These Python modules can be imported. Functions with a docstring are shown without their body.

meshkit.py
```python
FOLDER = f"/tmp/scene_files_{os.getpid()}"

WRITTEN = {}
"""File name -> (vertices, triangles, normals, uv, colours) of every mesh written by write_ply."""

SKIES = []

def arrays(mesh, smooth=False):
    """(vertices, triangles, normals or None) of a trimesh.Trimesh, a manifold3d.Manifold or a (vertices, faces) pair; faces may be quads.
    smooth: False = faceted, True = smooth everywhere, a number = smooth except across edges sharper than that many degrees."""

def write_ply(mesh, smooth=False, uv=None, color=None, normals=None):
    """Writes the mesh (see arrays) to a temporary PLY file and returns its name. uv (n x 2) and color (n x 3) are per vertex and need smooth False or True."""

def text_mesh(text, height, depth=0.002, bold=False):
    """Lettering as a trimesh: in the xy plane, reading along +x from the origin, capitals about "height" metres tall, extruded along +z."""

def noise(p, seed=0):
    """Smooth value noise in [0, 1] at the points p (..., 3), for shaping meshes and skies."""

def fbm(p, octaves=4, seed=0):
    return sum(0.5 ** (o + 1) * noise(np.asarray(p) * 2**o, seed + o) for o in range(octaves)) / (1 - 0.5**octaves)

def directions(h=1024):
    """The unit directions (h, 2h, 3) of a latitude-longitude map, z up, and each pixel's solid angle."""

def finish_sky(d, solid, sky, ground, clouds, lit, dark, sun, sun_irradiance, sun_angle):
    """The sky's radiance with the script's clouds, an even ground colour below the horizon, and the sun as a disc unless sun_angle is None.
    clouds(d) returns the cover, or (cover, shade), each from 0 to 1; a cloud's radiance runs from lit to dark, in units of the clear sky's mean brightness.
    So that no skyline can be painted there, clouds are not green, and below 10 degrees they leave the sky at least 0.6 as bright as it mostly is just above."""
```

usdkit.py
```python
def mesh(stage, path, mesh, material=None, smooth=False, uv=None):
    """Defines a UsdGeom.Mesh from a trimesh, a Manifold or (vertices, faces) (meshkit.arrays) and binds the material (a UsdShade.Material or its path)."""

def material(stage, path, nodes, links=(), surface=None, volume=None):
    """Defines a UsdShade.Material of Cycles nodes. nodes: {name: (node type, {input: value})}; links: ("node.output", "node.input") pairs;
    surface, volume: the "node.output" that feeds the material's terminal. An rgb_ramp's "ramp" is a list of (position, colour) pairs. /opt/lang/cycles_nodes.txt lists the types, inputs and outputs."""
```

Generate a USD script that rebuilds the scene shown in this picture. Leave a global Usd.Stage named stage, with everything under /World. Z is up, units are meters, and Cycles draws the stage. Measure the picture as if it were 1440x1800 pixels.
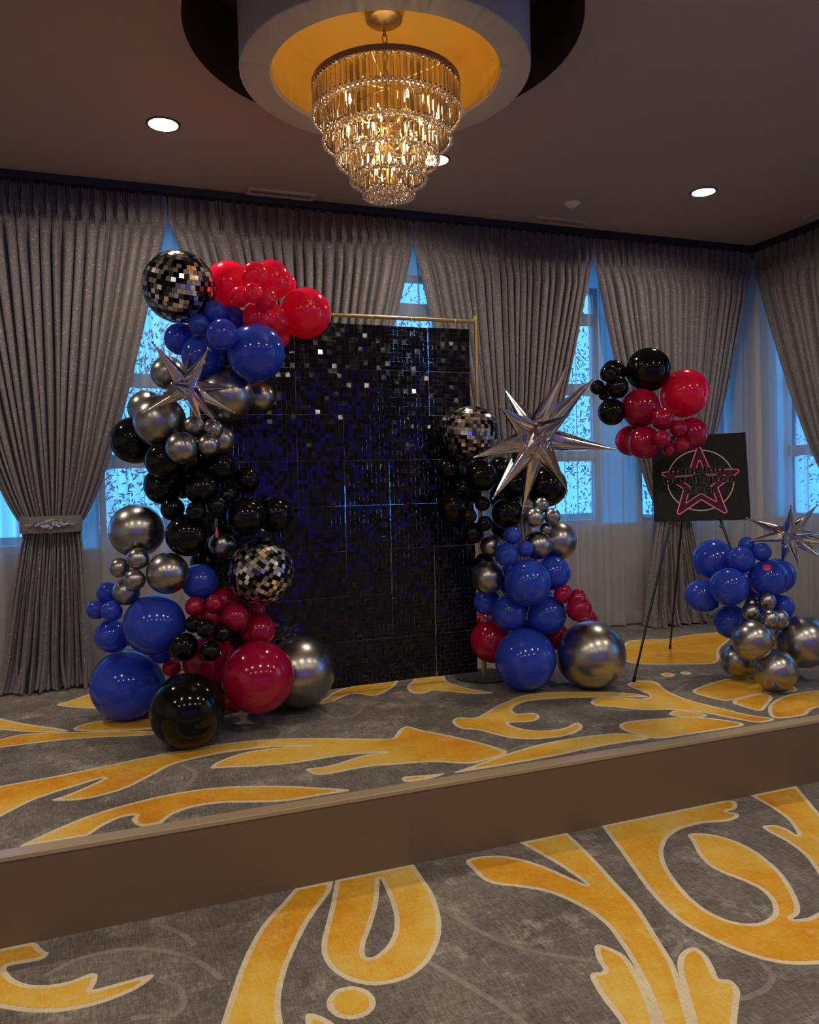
import math, random
import numpy as np, trimesh, usdkit, meshkit
from shapely.geometry import Polygon, Point, LineString, box as sbox
from shapely.ops import unary_union
from pxr import Usd, UsdGeom, UsdLux, UsdShade, Gf

stage = Usd.Stage.CreateInMemory()
UsdGeom.SetStageUpAxis(stage, 'Z'); UsdGeom.SetStageMetersPerUnit(stage, 1.0)
UsdGeom.Xform.Define(stage, '/World'); UsdGeom.Scope.Define(stage, '/World/Looks')

# ------------------------------------------------------------------ camera
FOCAL, PITCH, ROLL, YAW, EYE = 1385.875, 0.0301206, -0.0272895, 0.3549358, 1.621
FW = np.array([math.sin(YAW)*math.cos(PITCH), math.cos(YAW)*math.cos(PITCH), -math.sin(PITCH)])
_r = np.array([math.cos(YAW), -math.sin(YAW), 0.0]); _u = np.cross(_r, FW)
RT = math.cos(ROLL)*_r + math.sin(ROLL)*_u; UP = -math.sin(ROLL)*_r + math.cos(ROLL)*_u
EXPOSURE = 0.0
cam = UsdGeom.Camera.Define(stage, '/World/camera')
cam.CreateHorizontalApertureAttr(36.0); cam.CreateVerticalApertureAttr(45.0)
cam.CreateFocalLengthAttr(FOCAL*36/1440); cam.CreateFStopAttr(0.0)
cam.CreateClippingRangeAttr(Gf.Vec2f(0.05, 500)); cam.CreateExposureAttr(EXPOSURE)
UsdGeom.Xformable(cam).AddTransformOp().Set(Gf.Matrix4d(*RT, 0, *UP, 0, *(-FW), 0, 0, 0, EYE, 1))

# ------------------------------------------------------------------ sky (dusk, seen through the windows)
SKY_STRENGTH = 1.38
dome = UsdLux.DomeLight.Define(stage, '/World/sky')
dome.CreateColorAttr(Gf.Vec3f(0.065, 0.365, 0.95)); dome.CreateIntensityAttr(SKY_STRENGTH)

# lamp radiances
DOWNLIGHT, BULB = 350.0, 110.0

# ------------------------------------------------------------------ helpers
def ray(px, py): return (px-720)/FOCAL*RT - (py-900)/FOCAL*UP + FW
def at_z(px, py, z):
    d = ray(px, py); return np.array([0, 0, EYE]) + d*((z-EYE)/d[2])
def at_y(px, py, y):
    d = ray(px, py); return np.array([0, 0, EYE]) + d*(y/d[1])
taken = {}
def numbered(base, name):
    k = (base, name); n = taken.get(k, -1)+1; taken[k] = n
    return name if n == 0 else f'{name}_{n:03d}'
def tag(prim, label=None, cat=None, group=None, kind=None):
    for k, v in (('label', label), ('category', cat), ('group', group), ('kind', kind)):
        if v: prim.SetCustomDataByKey(k, v)
    return prim
def thing(name, label=None, cat=None, loc=(0, 0, 0), rotz=0, group=None, kind=None, tilt=None):
    x = UsdGeom.Xform.Define(stage, '/World/'+numbered('/World', name))
    if tilt is not None:
        m = np.eye(4); m[:3, :3] = np.asarray(tilt).T; m[3, :3] = loc
        x.AddTransformOp().Set(Gf.Matrix4d(*m.ravel().tolist()))
    else:
        x.AddTranslateOp().Set(Gf.Vec3d(*map(float, loc)))
        if rotz: x.AddRotateZOp().Set(float(rotz))
    return tag(x.GetPrim(), label, cat, group, kind)
def obj(name, mesh, m, parent=None, smooth=False, label=None, cat=None, group=None, kind=None):
    base = str(parent.GetPath()) if parent else '/World'
    if isinstance(mesh, (list,)): mesh = trimesh.util.concatenate(mesh)
    p = usdkit.mesh(stage, base+'/'+numbered(base, name), mesh, M[m], smooth=smooth).GetPrim()
    return tag(p, label, cat, group, kind)
def dup(root, name, loc, rotz=0, label=None, group=None):
    was = root.GetCustomData()
    x = UsdGeom.Xform.Define(stage, '/World/'+numbered('/World', name)); p = x.GetPrim()
    p.GetReferences().AddInternalReference(root.GetPath())
    x.ClearXformOpOrder(); x.AddTranslateOp(opSuffix='place').Set(Gf.Vec3d(*map(float, loc)))
    if rotz: x.AddRotateZOp(opSuffix='turn').Set(float(rotz))
    tag(p, label or was.get('label'), was.get('category'), group or was.get('group'), was.get('kind'))
    p.SetInstanceable(True); return p
def bx(x0, x1, y0, y1, z0, z1):
    b = trimesh.creation.box([x1-x0, y1-y0, z1-z0]); b.apply_translation([(x0+x1)/2, (y0+y1)/2, (z0+z1)/2]); return b
def frame_of(d, ref=(0, 0, 1)):
    d = np.asarray(d, float); d = d/np.linalg.norm(d); ref = np.asarray(ref, float)
    if abs(d@ref) > .95: ref = np.array([1., 0, 0])
    a = np.cross(ref, d); a /= np.linalg.norm(a); return a, np.cross(d, a), d
def tube(pts, rad, sides=10):
    p = np.asarray(pts, float); n = len(p); t = np.gradient(p, axis=0); t /= np.linalg.norm(t, axis=1, keepdims=True)
    a, _, _ = frame_of(t[0]); rings = []
    rad = np.broadcast_to(rad, (n,)); ang = np.arange(sides)*2*math.pi/sides
    for i in range(n):
        a = a - (a@t[i])*t[i]; a /= np.linalg.norm(a); b = np.cross(t[i], a)
        rings.append(p[i]+rad[i]*(np.cos(ang)[:, None]*a+np.sin(ang)[:, None]*b))
    v = np.vstack(rings+[p[:1], p[-1:]]); f = []
    for i in range(n-1):
        for j in range(sides):
            k = (j+1) % sides; f += [[i*sides+j, i*sides+k, (i+1)*sides+k], [i*sides+j, (i+1)*sides+k, (i+1)*sides+j]]
    for j in range(sides):
        k = (j+1) % sides; f += [[n*sides, k, j], [n*sides+1, (n-1)*sides+j, (n-1)*sides+k]]
    return trimesh.Trimesh(v, f, process=False)
def rod(a, b, r, sides=10): return tube([a, b], r, sides)
def lathe(profile, n=64, c=(0, 0)):
    pr = np.asarray(profile, float); ang = np.arange(n)*2*math.pi/n; m = len(pr)
    v = np.stack([np.outer(np.cos(ang), pr[:, 0])+c[0], np.outer(np.sin(ang), pr[:, 0])+c[1], np.tile(pr[:, 1], (n, 1))], -1).reshape(-1, 3); f = []
    for j in range(n):
        k = (j+1) % n
        for i in range(m-1):
            f += [[j*m+i, k*m+i, k*m+i+1], [j*m+i, k*m+i+1, j*m+i+1]]
    return trimesh.Trimesh(v, f, process=False)
def flat(poly, z0, z1):
    """A shapely region as a thin slab from z0 to z1."""
    gs = [g for g in getattr(poly, 'geoms', [poly]) if g.geom_type == 'Polygon' and g.area > 1e-6]
    ms = []
    for g in gs:
        m = trimesh.creation.extrude_polygon(g, z1-z0, engine='earcut'); m.apply_translation([0, 0, z0]); ms.append(m)
    return trimesh.util.concatenate(ms)
def grid(P):
    """P (rows, cols, 3) as a sheet."""
    r, c = P.shape[:2]; i, j = np.meshgrid(np.arange(r-1), np.arange(c-1), indexing='ij'); k = i*c+j
    q = np.stack([k, k+1, k+c+1, k+c], -1).reshape(-1, 4)
    return trimesh.Trimesh(P.reshape(-1, 3), np.vstack([q[:, [0, 1, 2]], q[:, [0, 2, 3]]]), process=False)
def chaikin(pts, n=2, closed=True):
    p = np.asarray(pts, float)
    for _ in range(n):
        a = p if closed else p[:-1]; b = np.roll(p, -1, 0) if closed else p[1:]
        q = np.empty((2*len(a), p.shape[1])); q[0::2] = .78*a+.22*b; q[1::2] = .22*a+.78*b
        p = q if closed else np.vstack([p[:1], q, p[-1:]])
    return p

# ------------------------------------------------------------------ materials
M = {}
def mat(name, nodes, links=(), surface='p.BSDF'):
    M[name] = usdkit.material(stage, '/World/Looks/'+name, nodes, links, surface=surface); return name
def plain(name, color, rough=.5, metal=0, **k):
    mat(name, {'p': ('principled_bsdf', dict(base_color=color, roughness=rough, metallic=metal, **k))})
def emit(name, color, strength):
    mat(name, {'e': ('emission', dict(color=color, strength=strength))}, surface='e.emission')

plain('ceiling_paint', (.42, .315, .235), .75)
plain('recess_paint', (.075, .042, .026), .6)
plain('drum_paint', (.40, .35, .33), .6)
plain('gold_paint', (.62, .38, .065), .5)
plain('wall_paint', (.72, .70, .67), .8)
plain('dark_track', (.008, .012, .03), .5)
plain('riser_paint', (.155, .105, .064), .45)
plain('nosing_wood', (.38, .29, .175), .3)
plain('window_paint', (.55, .57, .6), .5)
plain('vent_paint', (.50, .42, .37), .45)
plain('vent_dark', (.02, .016, .014), .7)
plain('bronze_trim', (.03, .022, .018), .4)
plain('lamp_can', (.6, .6, .6), .4)
emit('lamp_face', (1, .84, .64), DOWNLIGHT)
emit('bulb_glow', (1, .70, .34), BULB)
plain('brass', (.72, .5, .2), .25, 1)
plain('antique_brass', (.42, .3, .13), .3, 1)
plain('violet_steel', (.16, .13, .17), .35, .8)
plain('gold_pipe', (.62, .43, .2), .3, .85)
plain('white_plastic', (.75, .73, .68), .4)
plain('black_metal', (.012, .012, .013), .35)
plain('pink_plastic', (.75, .06, .2), .35)
plain('clear_string', (.5, .45, .45), .4)
plain('board_black', (.006, .006, .007), .55, specular_ior_level=.2)
plain('print_black', (.002, .002, .003), .5, specular_ior_level=.15)
plain('print_gray', (.17, .16, .165), .5, specular_ior_level=.2)
plain('print_pink', (.85, .16, .36), .45)
plain('print_wine', (.055, .002, .018), .5, specular_ior_level=.2)
plain('print_cream', (.55, .45, .26), .45)
plain('lattice', (.008, .008, .01), .4)
plain('black_latex', (.003, .003, .0035), .10, specular_ior_level=.32)
plain('lawn_green', (.03, .05, .02), .9)
plain('leaf_dark', (.012, .05, .05), .8)
plain('bark', (.02, .02, .02), .9)
def latex(name, color, glow):
    mat(name, {'p': ('principled_bsdf', dict(base_color=color, roughness=.12, coat_weight=.35, coat_roughness=.09)), 't': ('translucent_bsdf', dict(color=glow)), 'x': ('mix_closure', dict(fac=.3))},
        [('p.BSDF', 'x.closure1'), ('t.BSDF', 'x.closure2')], 'x.closure')
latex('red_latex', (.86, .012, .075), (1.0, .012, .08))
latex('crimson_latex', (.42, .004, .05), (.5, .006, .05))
latex('blue_latex', (.032, .085, .62), (.03, .09, .7))
mat('chrome_latex', {'p': ('principled_bsdf', dict(base_color=(.37, .365, .36), roughness=.29, metallic=1.0, coat_weight=.2, coat_roughness=.06))})
plain('foil', (.74, .73, .75), .1, 1)
plain('foil_dark', (.05, .05, .055), .15, 1)
for nm_, c_, r_ in (('tile_black', .012, .2), ('tile_dark', .09, .18), ('tile_grey', .36, .16), ('tile_bright', .92, .12)): plain(nm_, (c_, .97*c_, .98*c_), r_, .85)
mat('sequin', {'g': ('geometry', {}), 'r': ('rgb_ramp', {'ramp': [(0, (.016, .017, .026)), (.8, (.030, .033, .048)), (1, (.14, .15, .2))]}),
               'p': ('principled_bsdf', dict(metallic=.55, roughness=.10, specular_ior_level=.5))}, [('g.random_per_island', 'r.fac'), ('r.color', 'p.base_color')])

def cloth(name, base, fleck, thr, scale=230):
    mat(name, {'g': ('geometry', {}), 'v': ('voronoi_texture', dict(scale=scale)), 's': ('separate_color', {}), 'm': ('math', dict(math_type='greater_than', value2=thr)),
               'w': ('noise_texture', dict(scale=6.0, detail=6.0)), 'mp': ('mapping', dict(scale=(40, 40, 160))), 'w2': ('noise_texture', dict(scale=8.0, detail=2.0)),
               'h': ('mix', dict(mix_type='mix', fac=.5)), 'c0': ('mix', dict(color1=tuple(.78*x for x in base), color2=tuple(1.25*x for x in base))),
               'c': ('mix', dict(color2=fleck)), 'p': ('principled_bsdf', dict(roughness=.6, sheen_weight=.15, sheen_roughness=.4))},
        [('g.position', 'v.vector'), ('v.color', 's.color'), ('s.r', 'm.value1'), ('g.position', 'w.vector'), ('g.position', 'mp.vector'), ('mp.vector', 'w2.vector'),
         ('w.color', 'h.color1'), ('w2.color', 'h.color2'), ('h.color', 'c0.fac'), ('c0.color', 'c.color1'), ('m.value', 'c.fac'), ('c.color', 'p.base_color')])
cloth('curtain_cloth', (.166, .153, .163), (1, .98, .97), .976, 300)
cloth('band_cloth', (.165, .15, .145), (.8, .78, .75), .985)
# sheer: see-through where faced, denser where it turns away
def sheer_mat(name, lo, hi):
    mat(name, {'l': ('layer_weight', dict(blend=.35)), 'k': ('map_range', dict(from_min=0.0, from_max=.72, to_min=lo, to_max=hi, clamp=True)),
                'd': ('diffuse_bsdf', dict(color=(.62, .61, .60))), 't': ('translucent_bsdf', dict(color=(.62, .62, .62))), 'b': ('mix_closure', dict(fac=.5)),
                'z': ('transparent_bsdf', dict(color=(1, 1, 1))), 'x': ('mix_closure', {})},
        [('l.facing', 'k.value'), ('d.BSDF', 'b.closure1'), ('t.BSDF', 'b.closure2'), ('k.result', 'x.fac'), ('z.BSDF', 'x.closure1'), ('b.closure', 'x.closure2')], 'x.closure')
sheer_mat('sheer_cloth', .42, .98); sheer_mat('sheer_hem', .75, .98)
def pane(name, tint):
    mat(name, {'f': ('fresnel', dict(IOR=1.45)), 't': ('transparent_bsdf', dict(color=tint)), 'g': ('glossy_bsdf', dict(color=(1, 1, 1), roughness=.02)), 'x': ('mix_closure', {})},
        [('f.fac', 'x.fac'), ('t.BSDF', 'x.closure1'), ('g.BSDF', 'x.closure2')], 'x.closure')
mat('frosted_glass', {'t': ('translucent_bsdf', dict(color=(.56, .56, .56))), 'g': ('glossy_bsdf', dict(color=(.8, .8, .8), roughness=.3)), 'x': ('mix_closure', dict(fac=.05))}, [('t.BSDF', 'x.closure1'), ('g.BSDF', 'x.closure2')], 'x.closure')
pane('window_glass', (.93, .95, .96)); pane('tinted_glass', (.75, .21, .60))
# crystal: refracts, but lets part of the lamp light through for the shade it throws
mat('crystal', {'g': ('glass_bsdf', dict(color=(1, .97, .92), roughness=.02, IOR=1.52)), 't': ('transparent_bsdf', dict(color=(1, .96, .9))), 's': ('glossy_bsdf', dict(color=(1, .97, .92), roughness=.05)),
                'x': ('mix_closure', dict(fac=.45)), 'f': ('fresnel', dict(IOR=1.9)), 'y': ('mix_closure', {})},
    [('t.BSDF', 'x.closure1'), ('g.BSDF', 'x.closure2'), ('f.fac', 'y.fac'), ('x.closure', 'y.closure1'), ('s.BSDF', 'y.closure2')], 'y.closure')
mat('crystal_bead', {'g': ('glass_bsdf', dict(color=(1, .97, .93), roughness=.04, IOR=1.6)), 's': ('glossy_bsdf', dict(color=(.95, .9, .88), roughness=.12)), 'x': ('mix_closure', dict(fac=.45))},
    [('g.BSDF', 'x.closure1'), ('s.BSDF', 'x.closure2')], 'x.closure')
plain('rhinestone', (.75, .73, .8), .08, .7)

# carpet: cut pile with a distressed weave
def carpet_mat(name, ramp, worn, amount, scale=1.0, mixf=.35):
    mat(name, {'g': ('geometry', {}), 'm1': ('mapping', dict(scale=(30, 170, 30), rotation=(0, 0, .12))), 'n1': ('noise_texture', dict(scale=1.0, detail=5.0, roughness=.65)),
               'm2': ('mapping', dict(scale=(190, 26, 30), rotation=(0, 0, .12))), 'n2': ('noise_texture', dict(scale=1.0, detail=3.0, roughness=.6)),
               'n3': ('noise_texture', dict(scale=2.6*scale, detail=8.0, roughness=.7)), 'a': ('mix', dict(fac=.5)), 'b': ('mix', dict(fac=mixf)), 'r': ('rgb_ramp', {'ramp': ramp}),
               'n4': ('noise_texture', dict(scale=5.0, detail=6.0, roughness=.75)), 'k': ('map_range', dict(from_min=.53, from_max=.78, to_min=0.0, to_max=amount, clamp=True)),
               'q': ('math', dict(math_type='multiply')), 'q2': ('map_range', dict(from_min=.38, from_max=.62, to_min=0.0, to_max=1.6, clamp=True)),
               'w': ('mix', dict(color2=worn)), 'bp': ('bump', dict(strength=.5, distance=.003)), 'p': ('principled_bsdf', dict(roughness=.9, specular_ior_level=.15))},
        [('g.position', 'm1.vector'), ('m1.vector', 'n1.vector'), ('g.position', 'm2.vector'), ('m2.vector', 'n2.vector'), ('g.position', 'n3.vector'), ('g.position', 'n4.vector'),
         ('n1.color', 'a.color1'), ('n2.color', 'a.color2'), ('a.color', 'b.color1'), ('n3.color', 'b.color2'), ('b.color', 'r.fac'),
         ('n4.fac', 'k.value'), ('a.color', 'q2.value'), ('k.result', 'q.value1'), ('q2.result', 'q.value2'), ('q.value', 'w.fac'), ('r.color', 'w.color1'), ('w.color', 'p.base_color'),
         ('a.color', 'bp.height'), ('bp.normal', 'p.normal')])
carpet_mat('carpet_ground', [(.40, (.062, .054, .049)), (.5, (.150, .134, .122)), (.59, (.27, .245, .22))], (.46, .42, .36), 1.0)
carpet_mat('carpet_gold', [(.41, (.56, .21, .008)), (.48, (.66, .32, .022)), (.53, (.68, .42, .06)), (.60, (.70, .52, .15))], (.70, .55, .2), .8, .45, .68)
carpet_mat('carpet_pale', [(.42, (.52, .44, .27)), (.5, (.66, .57, .38)), (.58, (.74, .65, .46))], (.4, .35, .26), .4)
carpet_mat('carpet_ghost', [(.40, (.14, .125, .108)), (.5, (.24, .215, .185)), (.60, (.33, .30, .25))], (.13, .115, .105), 1.0)
BALLOONS = [   # colour, x, y, z, radius, group, label
 ('red', 0.642, 4.602, 2.806, 0.138, 'La', 'large red balloon beside the topmost mirrored orb, leftmost of the top red cluster'),
 ('red', 0.748, 4.344, 2.804, 0.072, 'La', 'small red balloon at the very top middle of the top red cluster'),
 ('red', 0.866, 4.5, 2.824, 0.113, 'La', 'large red balloon at the top right of the top red cluster, behind smaller ones'),
 ('red', 0.998, 4.67, 2.856, 0.052, 'La', 'half-hidden red balloon peeking out behind the right rim of the top red cluster'),
 ('red', 0.665, 4.352, 2.685, 0.054, 'La', 'tiny red balloon at left of the tiny trio in the top red cluster'),
 ('red', 0.711, 4.199, 2.671, 0.052, 'La', 'tiny red balloon foremost in the tiny trio of the top red cluster'),
 ('red', 0.79, 4.277, 2.663, 0.061, 'La', 'tiny darker red balloon at right of the tiny trio in the top red cluster'),
 ('red', 0.767, 4.392, 2.584, 0.084, 'La', 'medium red balloon below the tiny red trio, above the small blue balloons'),
 ('red', 0.874, 4.523, 2.601, 0.094, 'La', 'medium red balloon just above the right shoulder of the big upper blue balloon'),
 ('red', 1.083, 4.592, 2.669, 0.148, 'La', 'big red balloon at far right of the top red cluster, before the gold crossbar'),
 ('red', 0.943, 4.643, 2.531, 0.054, 'La', 'red balloon sliver lowest in the top red cluster, against the black sequins'),
 ('blue', 0.534, 4.373, 2.601, 0.06, 'Lb', 'small blue balloon topmost of the upper blue cluster, under the mirrored orb'),
 ('blue', 0.447, 4.374, 2.53, 0.055, 'Lb', 'smallest blue balloon at left of the upper blue cluster, under the mirrored orb'),
 ('blue', 0.544, 4.189, 2.444, 0.081, 'Lb', 'medium blue balloon foremost in the middle of the upper blue cluster'),
 ('blue', 0.643, 4.521, 2.597, 0.077, 'Lb', 'blue balloon tucked behind the upper blue cluster, beneath the red balloons'),
 ('blue', 0.37, 4.651, 2.499, 0.09, 'Lb', 'blue balloon at far left of the upper blue cluster, beneath the topmost orb'),
 ('blue', 0.478, 4.521, 2.385, 0.119, 'Lb', 'blue balloon behind the smaller silver starburst at the left garland'),
 ('blue', 0.734, 4.298, 2.376, 0.155, 'Lb', 'biggest blue balloon of the upper blue cluster, resting on the chrome balloons'),
 ('silver', 0.305, 4.801, 2.329, 0.098, 'Lc', "dark chrome balloon behind the upper left spikes of the left garland's starburst"),
 ('silver', 0.595, 4.464, 2.161, 0.144, 'Lc', "large dark chrome balloon right of the left garland's starburst"),
 ('silver', 0.793, 4.584, 2.172, 0.091, 'Lc', 'small dark chrome balloon under the big upper blue balloon, against black sequins'),
 ('silver', 0.232, 4.469, 2.021, 0.139, 'Lc', "largest dark chrome balloon below left of the left garland's starburst"),
 ('silver', 0.182, 4.852, 2.125, 0.107, 'Lc', "pale-lit chrome balloon behind the leftmost spike of the left garland's starburst"),
 ('silver', 0.402, 4.354, 1.982, 0.058, 'Lc', 'tiny chrome balloon under the starburst, leftmost of the tiny upper trio'),
 ('silver', 0.495, 4.323, 1.964, 0.054, 'Lc', 'tiny chrome balloon under the starburst tips, right of the tiny upper trio'),
 ('silver', 0.464, 4.267, 1.877, 0.058, 'Lc', 'tiny chrome balloon lowest in the tiny trio under the left starburst'),
 ('silver', 0.329, 4.288, 1.865, 0.084, 'Lc', 'medium chrome balloon below left of the tiny trio under the left starburst'),
 ('silver', 0.546, 4.431, 1.917, 0.078, 'Lc', 'chrome balloon half hidden behind the tiny trio under the left starburst'),
 ('black', 0.103, 4.74, 1.935, 0.132, 'Ld', 'black balloon sticking out far left beneath the large chrome balloons'),
 ('black', 0.247, 4.441, 1.806, 0.104, 'Ld', 'black balloon beneath the largest upper chrome balloon, against the sheer curtain'),
 ('black', 0.245, 4.596, 1.673, 0.106, 'Ld', 'black balloon lower at left rim of the black section, over the lower chrome balloon'),
 ('black', 0.433, 4.413, 1.651, 0.091, 'Ld', "shiny black balloon in the middle of the left garland's black section"),
 ('black', 0.697, 4.544, 1.693, 0.075, 'Ld', "black balloon at the upper right of the left garland's black section"),
 ('black', 0.284, 4.499, 1.544, 0.065, 'Ld', 'small black balloon at left of the small black row in the left garland'),
 ('black', 0.394, 4.333, 1.528, 0.054, 'Ld', 'small black balloon in the middle of the small black row in the left garland'),
 ('black', 0.504, 4.335, 1.554, 0.055, 'Ld', 'small black balloon at right of the small black row in the left garland'),
 ('black', 0.569, 4.407, 1.607, 0.046, 'Ld', 'tiny black balloon above the small black row in the left garland'),
 ('black', 0.665, 4.391, 1.488, 0.107, 'Ld', 'large black balloon above the lower mirrored orb in the left garland'),
 ('black', 0.843, 4.496, 1.49, 0.103, 'Ld', 'rightmost black balloon of the left garland, against the sequin wall'),
 ('black', 0.352, 4.431, 1.399, 0.116, 'Ld', 'large black balloon right of the big lower chrome balloon in the left garland'),
 ('black', 0.388, 4.569, 1.804, 0.092, 'Ld', 'dim black balloon deep behind the upper black section of the left garland'),
 ('black', 0.54, 4.494, 1.768, 0.092, 'Ld', 'dim black balloon behind the chrome trio, at upper right of the black section'),
 ('black', 0.356, 4.742, 1.683, 0.086, 'Ld', 'dim black balloon filling the gap behind the left rim of the black section'),
 ('black', 0.467, 4.651, 1.226, 0.089, 'Ld', 'dim black balloon in the gap between the large lower chrome and lone blue balloon'),
 ('black', 0.6, 4.65, 1.434, 0.09, 'Ld', 'dim black balloon in the gap above the little pink tag, left garland'),
 ('black', 0.53, 4.653, 1.843, 0.089, 'Ld', 'dim black balloon deep behind the upper chrome trio, left garland'),
 ('silver', 0.096, 4.613, 1.427, 0.148, 'Le', "biggest chrome balloon at the left garland's left bulge, beside the black section"),
 ('silver', 0.549, 4.534, 1.33, 0.077, 'Le', 'chrome balloon glimpsed between black balloons beside the little pink tag'),
 ('silver', 0.094, 4.446, 1.285, 0.059, 'Le', 'tiny chrome balloon highest of the lower tiny trio in the left garland'),
 ('silver', 0.0, 4.516, 1.236, 0.053, 'Le', 'tiny chrome balloon leftmost of the lower tiny trio in the left garland'),
 ('silver', 0.072, 4.414, 1.176, 0.057, 'Le', 'tiny chrome balloon lowest of the lower tiny trio in the left garland'),
 ('silver', 0.03, 4.564, 1.098, 0.073, 'Le', 'medium chrome balloon below the lower tiny trio, above the small blue pair'),
 ('silver', 0.241, 4.41, 1.201, 0.112, 'Le', "large chrome balloon above the big blue balloon in the left garland's lower half"),
 ('blue', 0.415, 4.499, 1.134, 0.1, 'Lf', 'blue balloon between the lower mirrored orb and the large lower chrome balloon'),
 ('blue', -0.131, 4.702, 0.993, 0.052, 'Lf', 'tiny blue balloon furthest left on the whole left garland'),
 ('blue', -0.048, 4.575, 0.998, 0.056, 'Lf', 'tiny blue balloon second from left on the left garland'),
 ('blue', -0.063, 4.77, 1.072, 0.066, 'Lf', "blue balloon tucked behind the tiny blue pair at the left garland's left rim"),
 ('blue', -0.054, 4.705, 0.841, 0.094, 'Lf', 'medium blue balloon directly above the lowest blue balloon on the left garland'),
 ('blue', 0.168, 4.512, 0.915, 0.166, 'Lf', "large blue balloon in the middle of the left garland's lower half"),
 ('blue', 0.206, 4.712, 0.722, 0.064, 'Lf', 'blue balloon in deep shade behind the small black cluster near the floor'),
 ('blue', 0.015, 4.811, 0.534, 0.203, 'Lf', 'lowest big blue balloon at the floor at left of the big black balloon'),
 ('red', 0.373, 4.371, 1.016, 0.053, 'Lg', 'small crimson balloon leftmost of the small crimson ones below the lower orb'),
 ('red', 0.47, 4.325, 1.032, 0.048, 'Lg', 'tiny crimson balloon at the top of the small crimson ones below the lower orb'),
 ('red', 0.462, 4.397, 0.952, 0.062, 'Lg', 'small crimson balloon right above the small black cluster near the floor'),
 ('red', 0.577, 4.327, 0.947, 0.075, 'Lg', 'medium crimson balloon at right of the small crimson ones under the lower orb'),
 ('red', 0.547, 4.488, 1.019, 0.075, 'Lg', 'crimson balloon tucked behind, left below the lower mirrored orb'),
 ('red', 0.731, 4.539, 0.943, 0.048, 'Lg', 'crimson balloon sliver peeping out right below the lower mirrored orb'),
 ('red', 0.718, 4.439, 0.843, 0.097, 'Lg', 'crimson balloon above the big floor-level crimson balloon, against black sequins'),
 ('red', 0.46, 4.581, 0.677, 0.15, 'Lg', 'large crimson balloon behind the small black cluster near the floor'),
 ('red', 0.258, 4.656, 0.639, 0.051, 'Lg', 'crimson balloon sliver between the lowest blue balloon and the big black one'),
 ('red', 0.588, 4.544, 0.438, 0.069, 'Lg', 'crimson balloon glimpsed between the big black and big crimson floor balloons'),
 ('red', 0.681, 4.261, 0.624, 0.194, 'Lg', 'big glossy crimson balloon at the floor right of the big black balloon'),
 ('black', 0.358, 4.319, 0.93, 0.046, 'Lh', 'small black balloon at upper left of the small black cluster near the floor'),
 ('black', 0.413, 4.217, 0.918, 0.052, 'Lh', 'small black balloon at the centre of the small black cluster near the floor'),
 ('black', 0.498, 4.258, 0.881, 0.051, 'Lh', 'small black balloon at right of the small black cluster near the floor'),
 ('black', 0.302, 4.318, 0.815, 0.078, 'Lh', 'largest balloon of the small black cluster near the floor, at its left'),
 ('black', 0.432, 4.251, 0.791, 0.054, 'Lh', 'small black balloon lowest in the small black cluster near the floor'),
 ('black', 0.298, 4.143, 0.521, 0.19, 'Lh', 'biggest black balloon, on the carpet at the foot of the left garland'),
 ('silver', 0.971, 4.544, 0.563, 0.206, 'Li', "big silver chrome balloon on the carpet at the sequin wall's left foot"),
 ('black', 2.0, 4.64, 1.735, 0.079, 'Ma', 'black balloon under the mirrored orb, upper left of the middle garland'),
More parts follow.
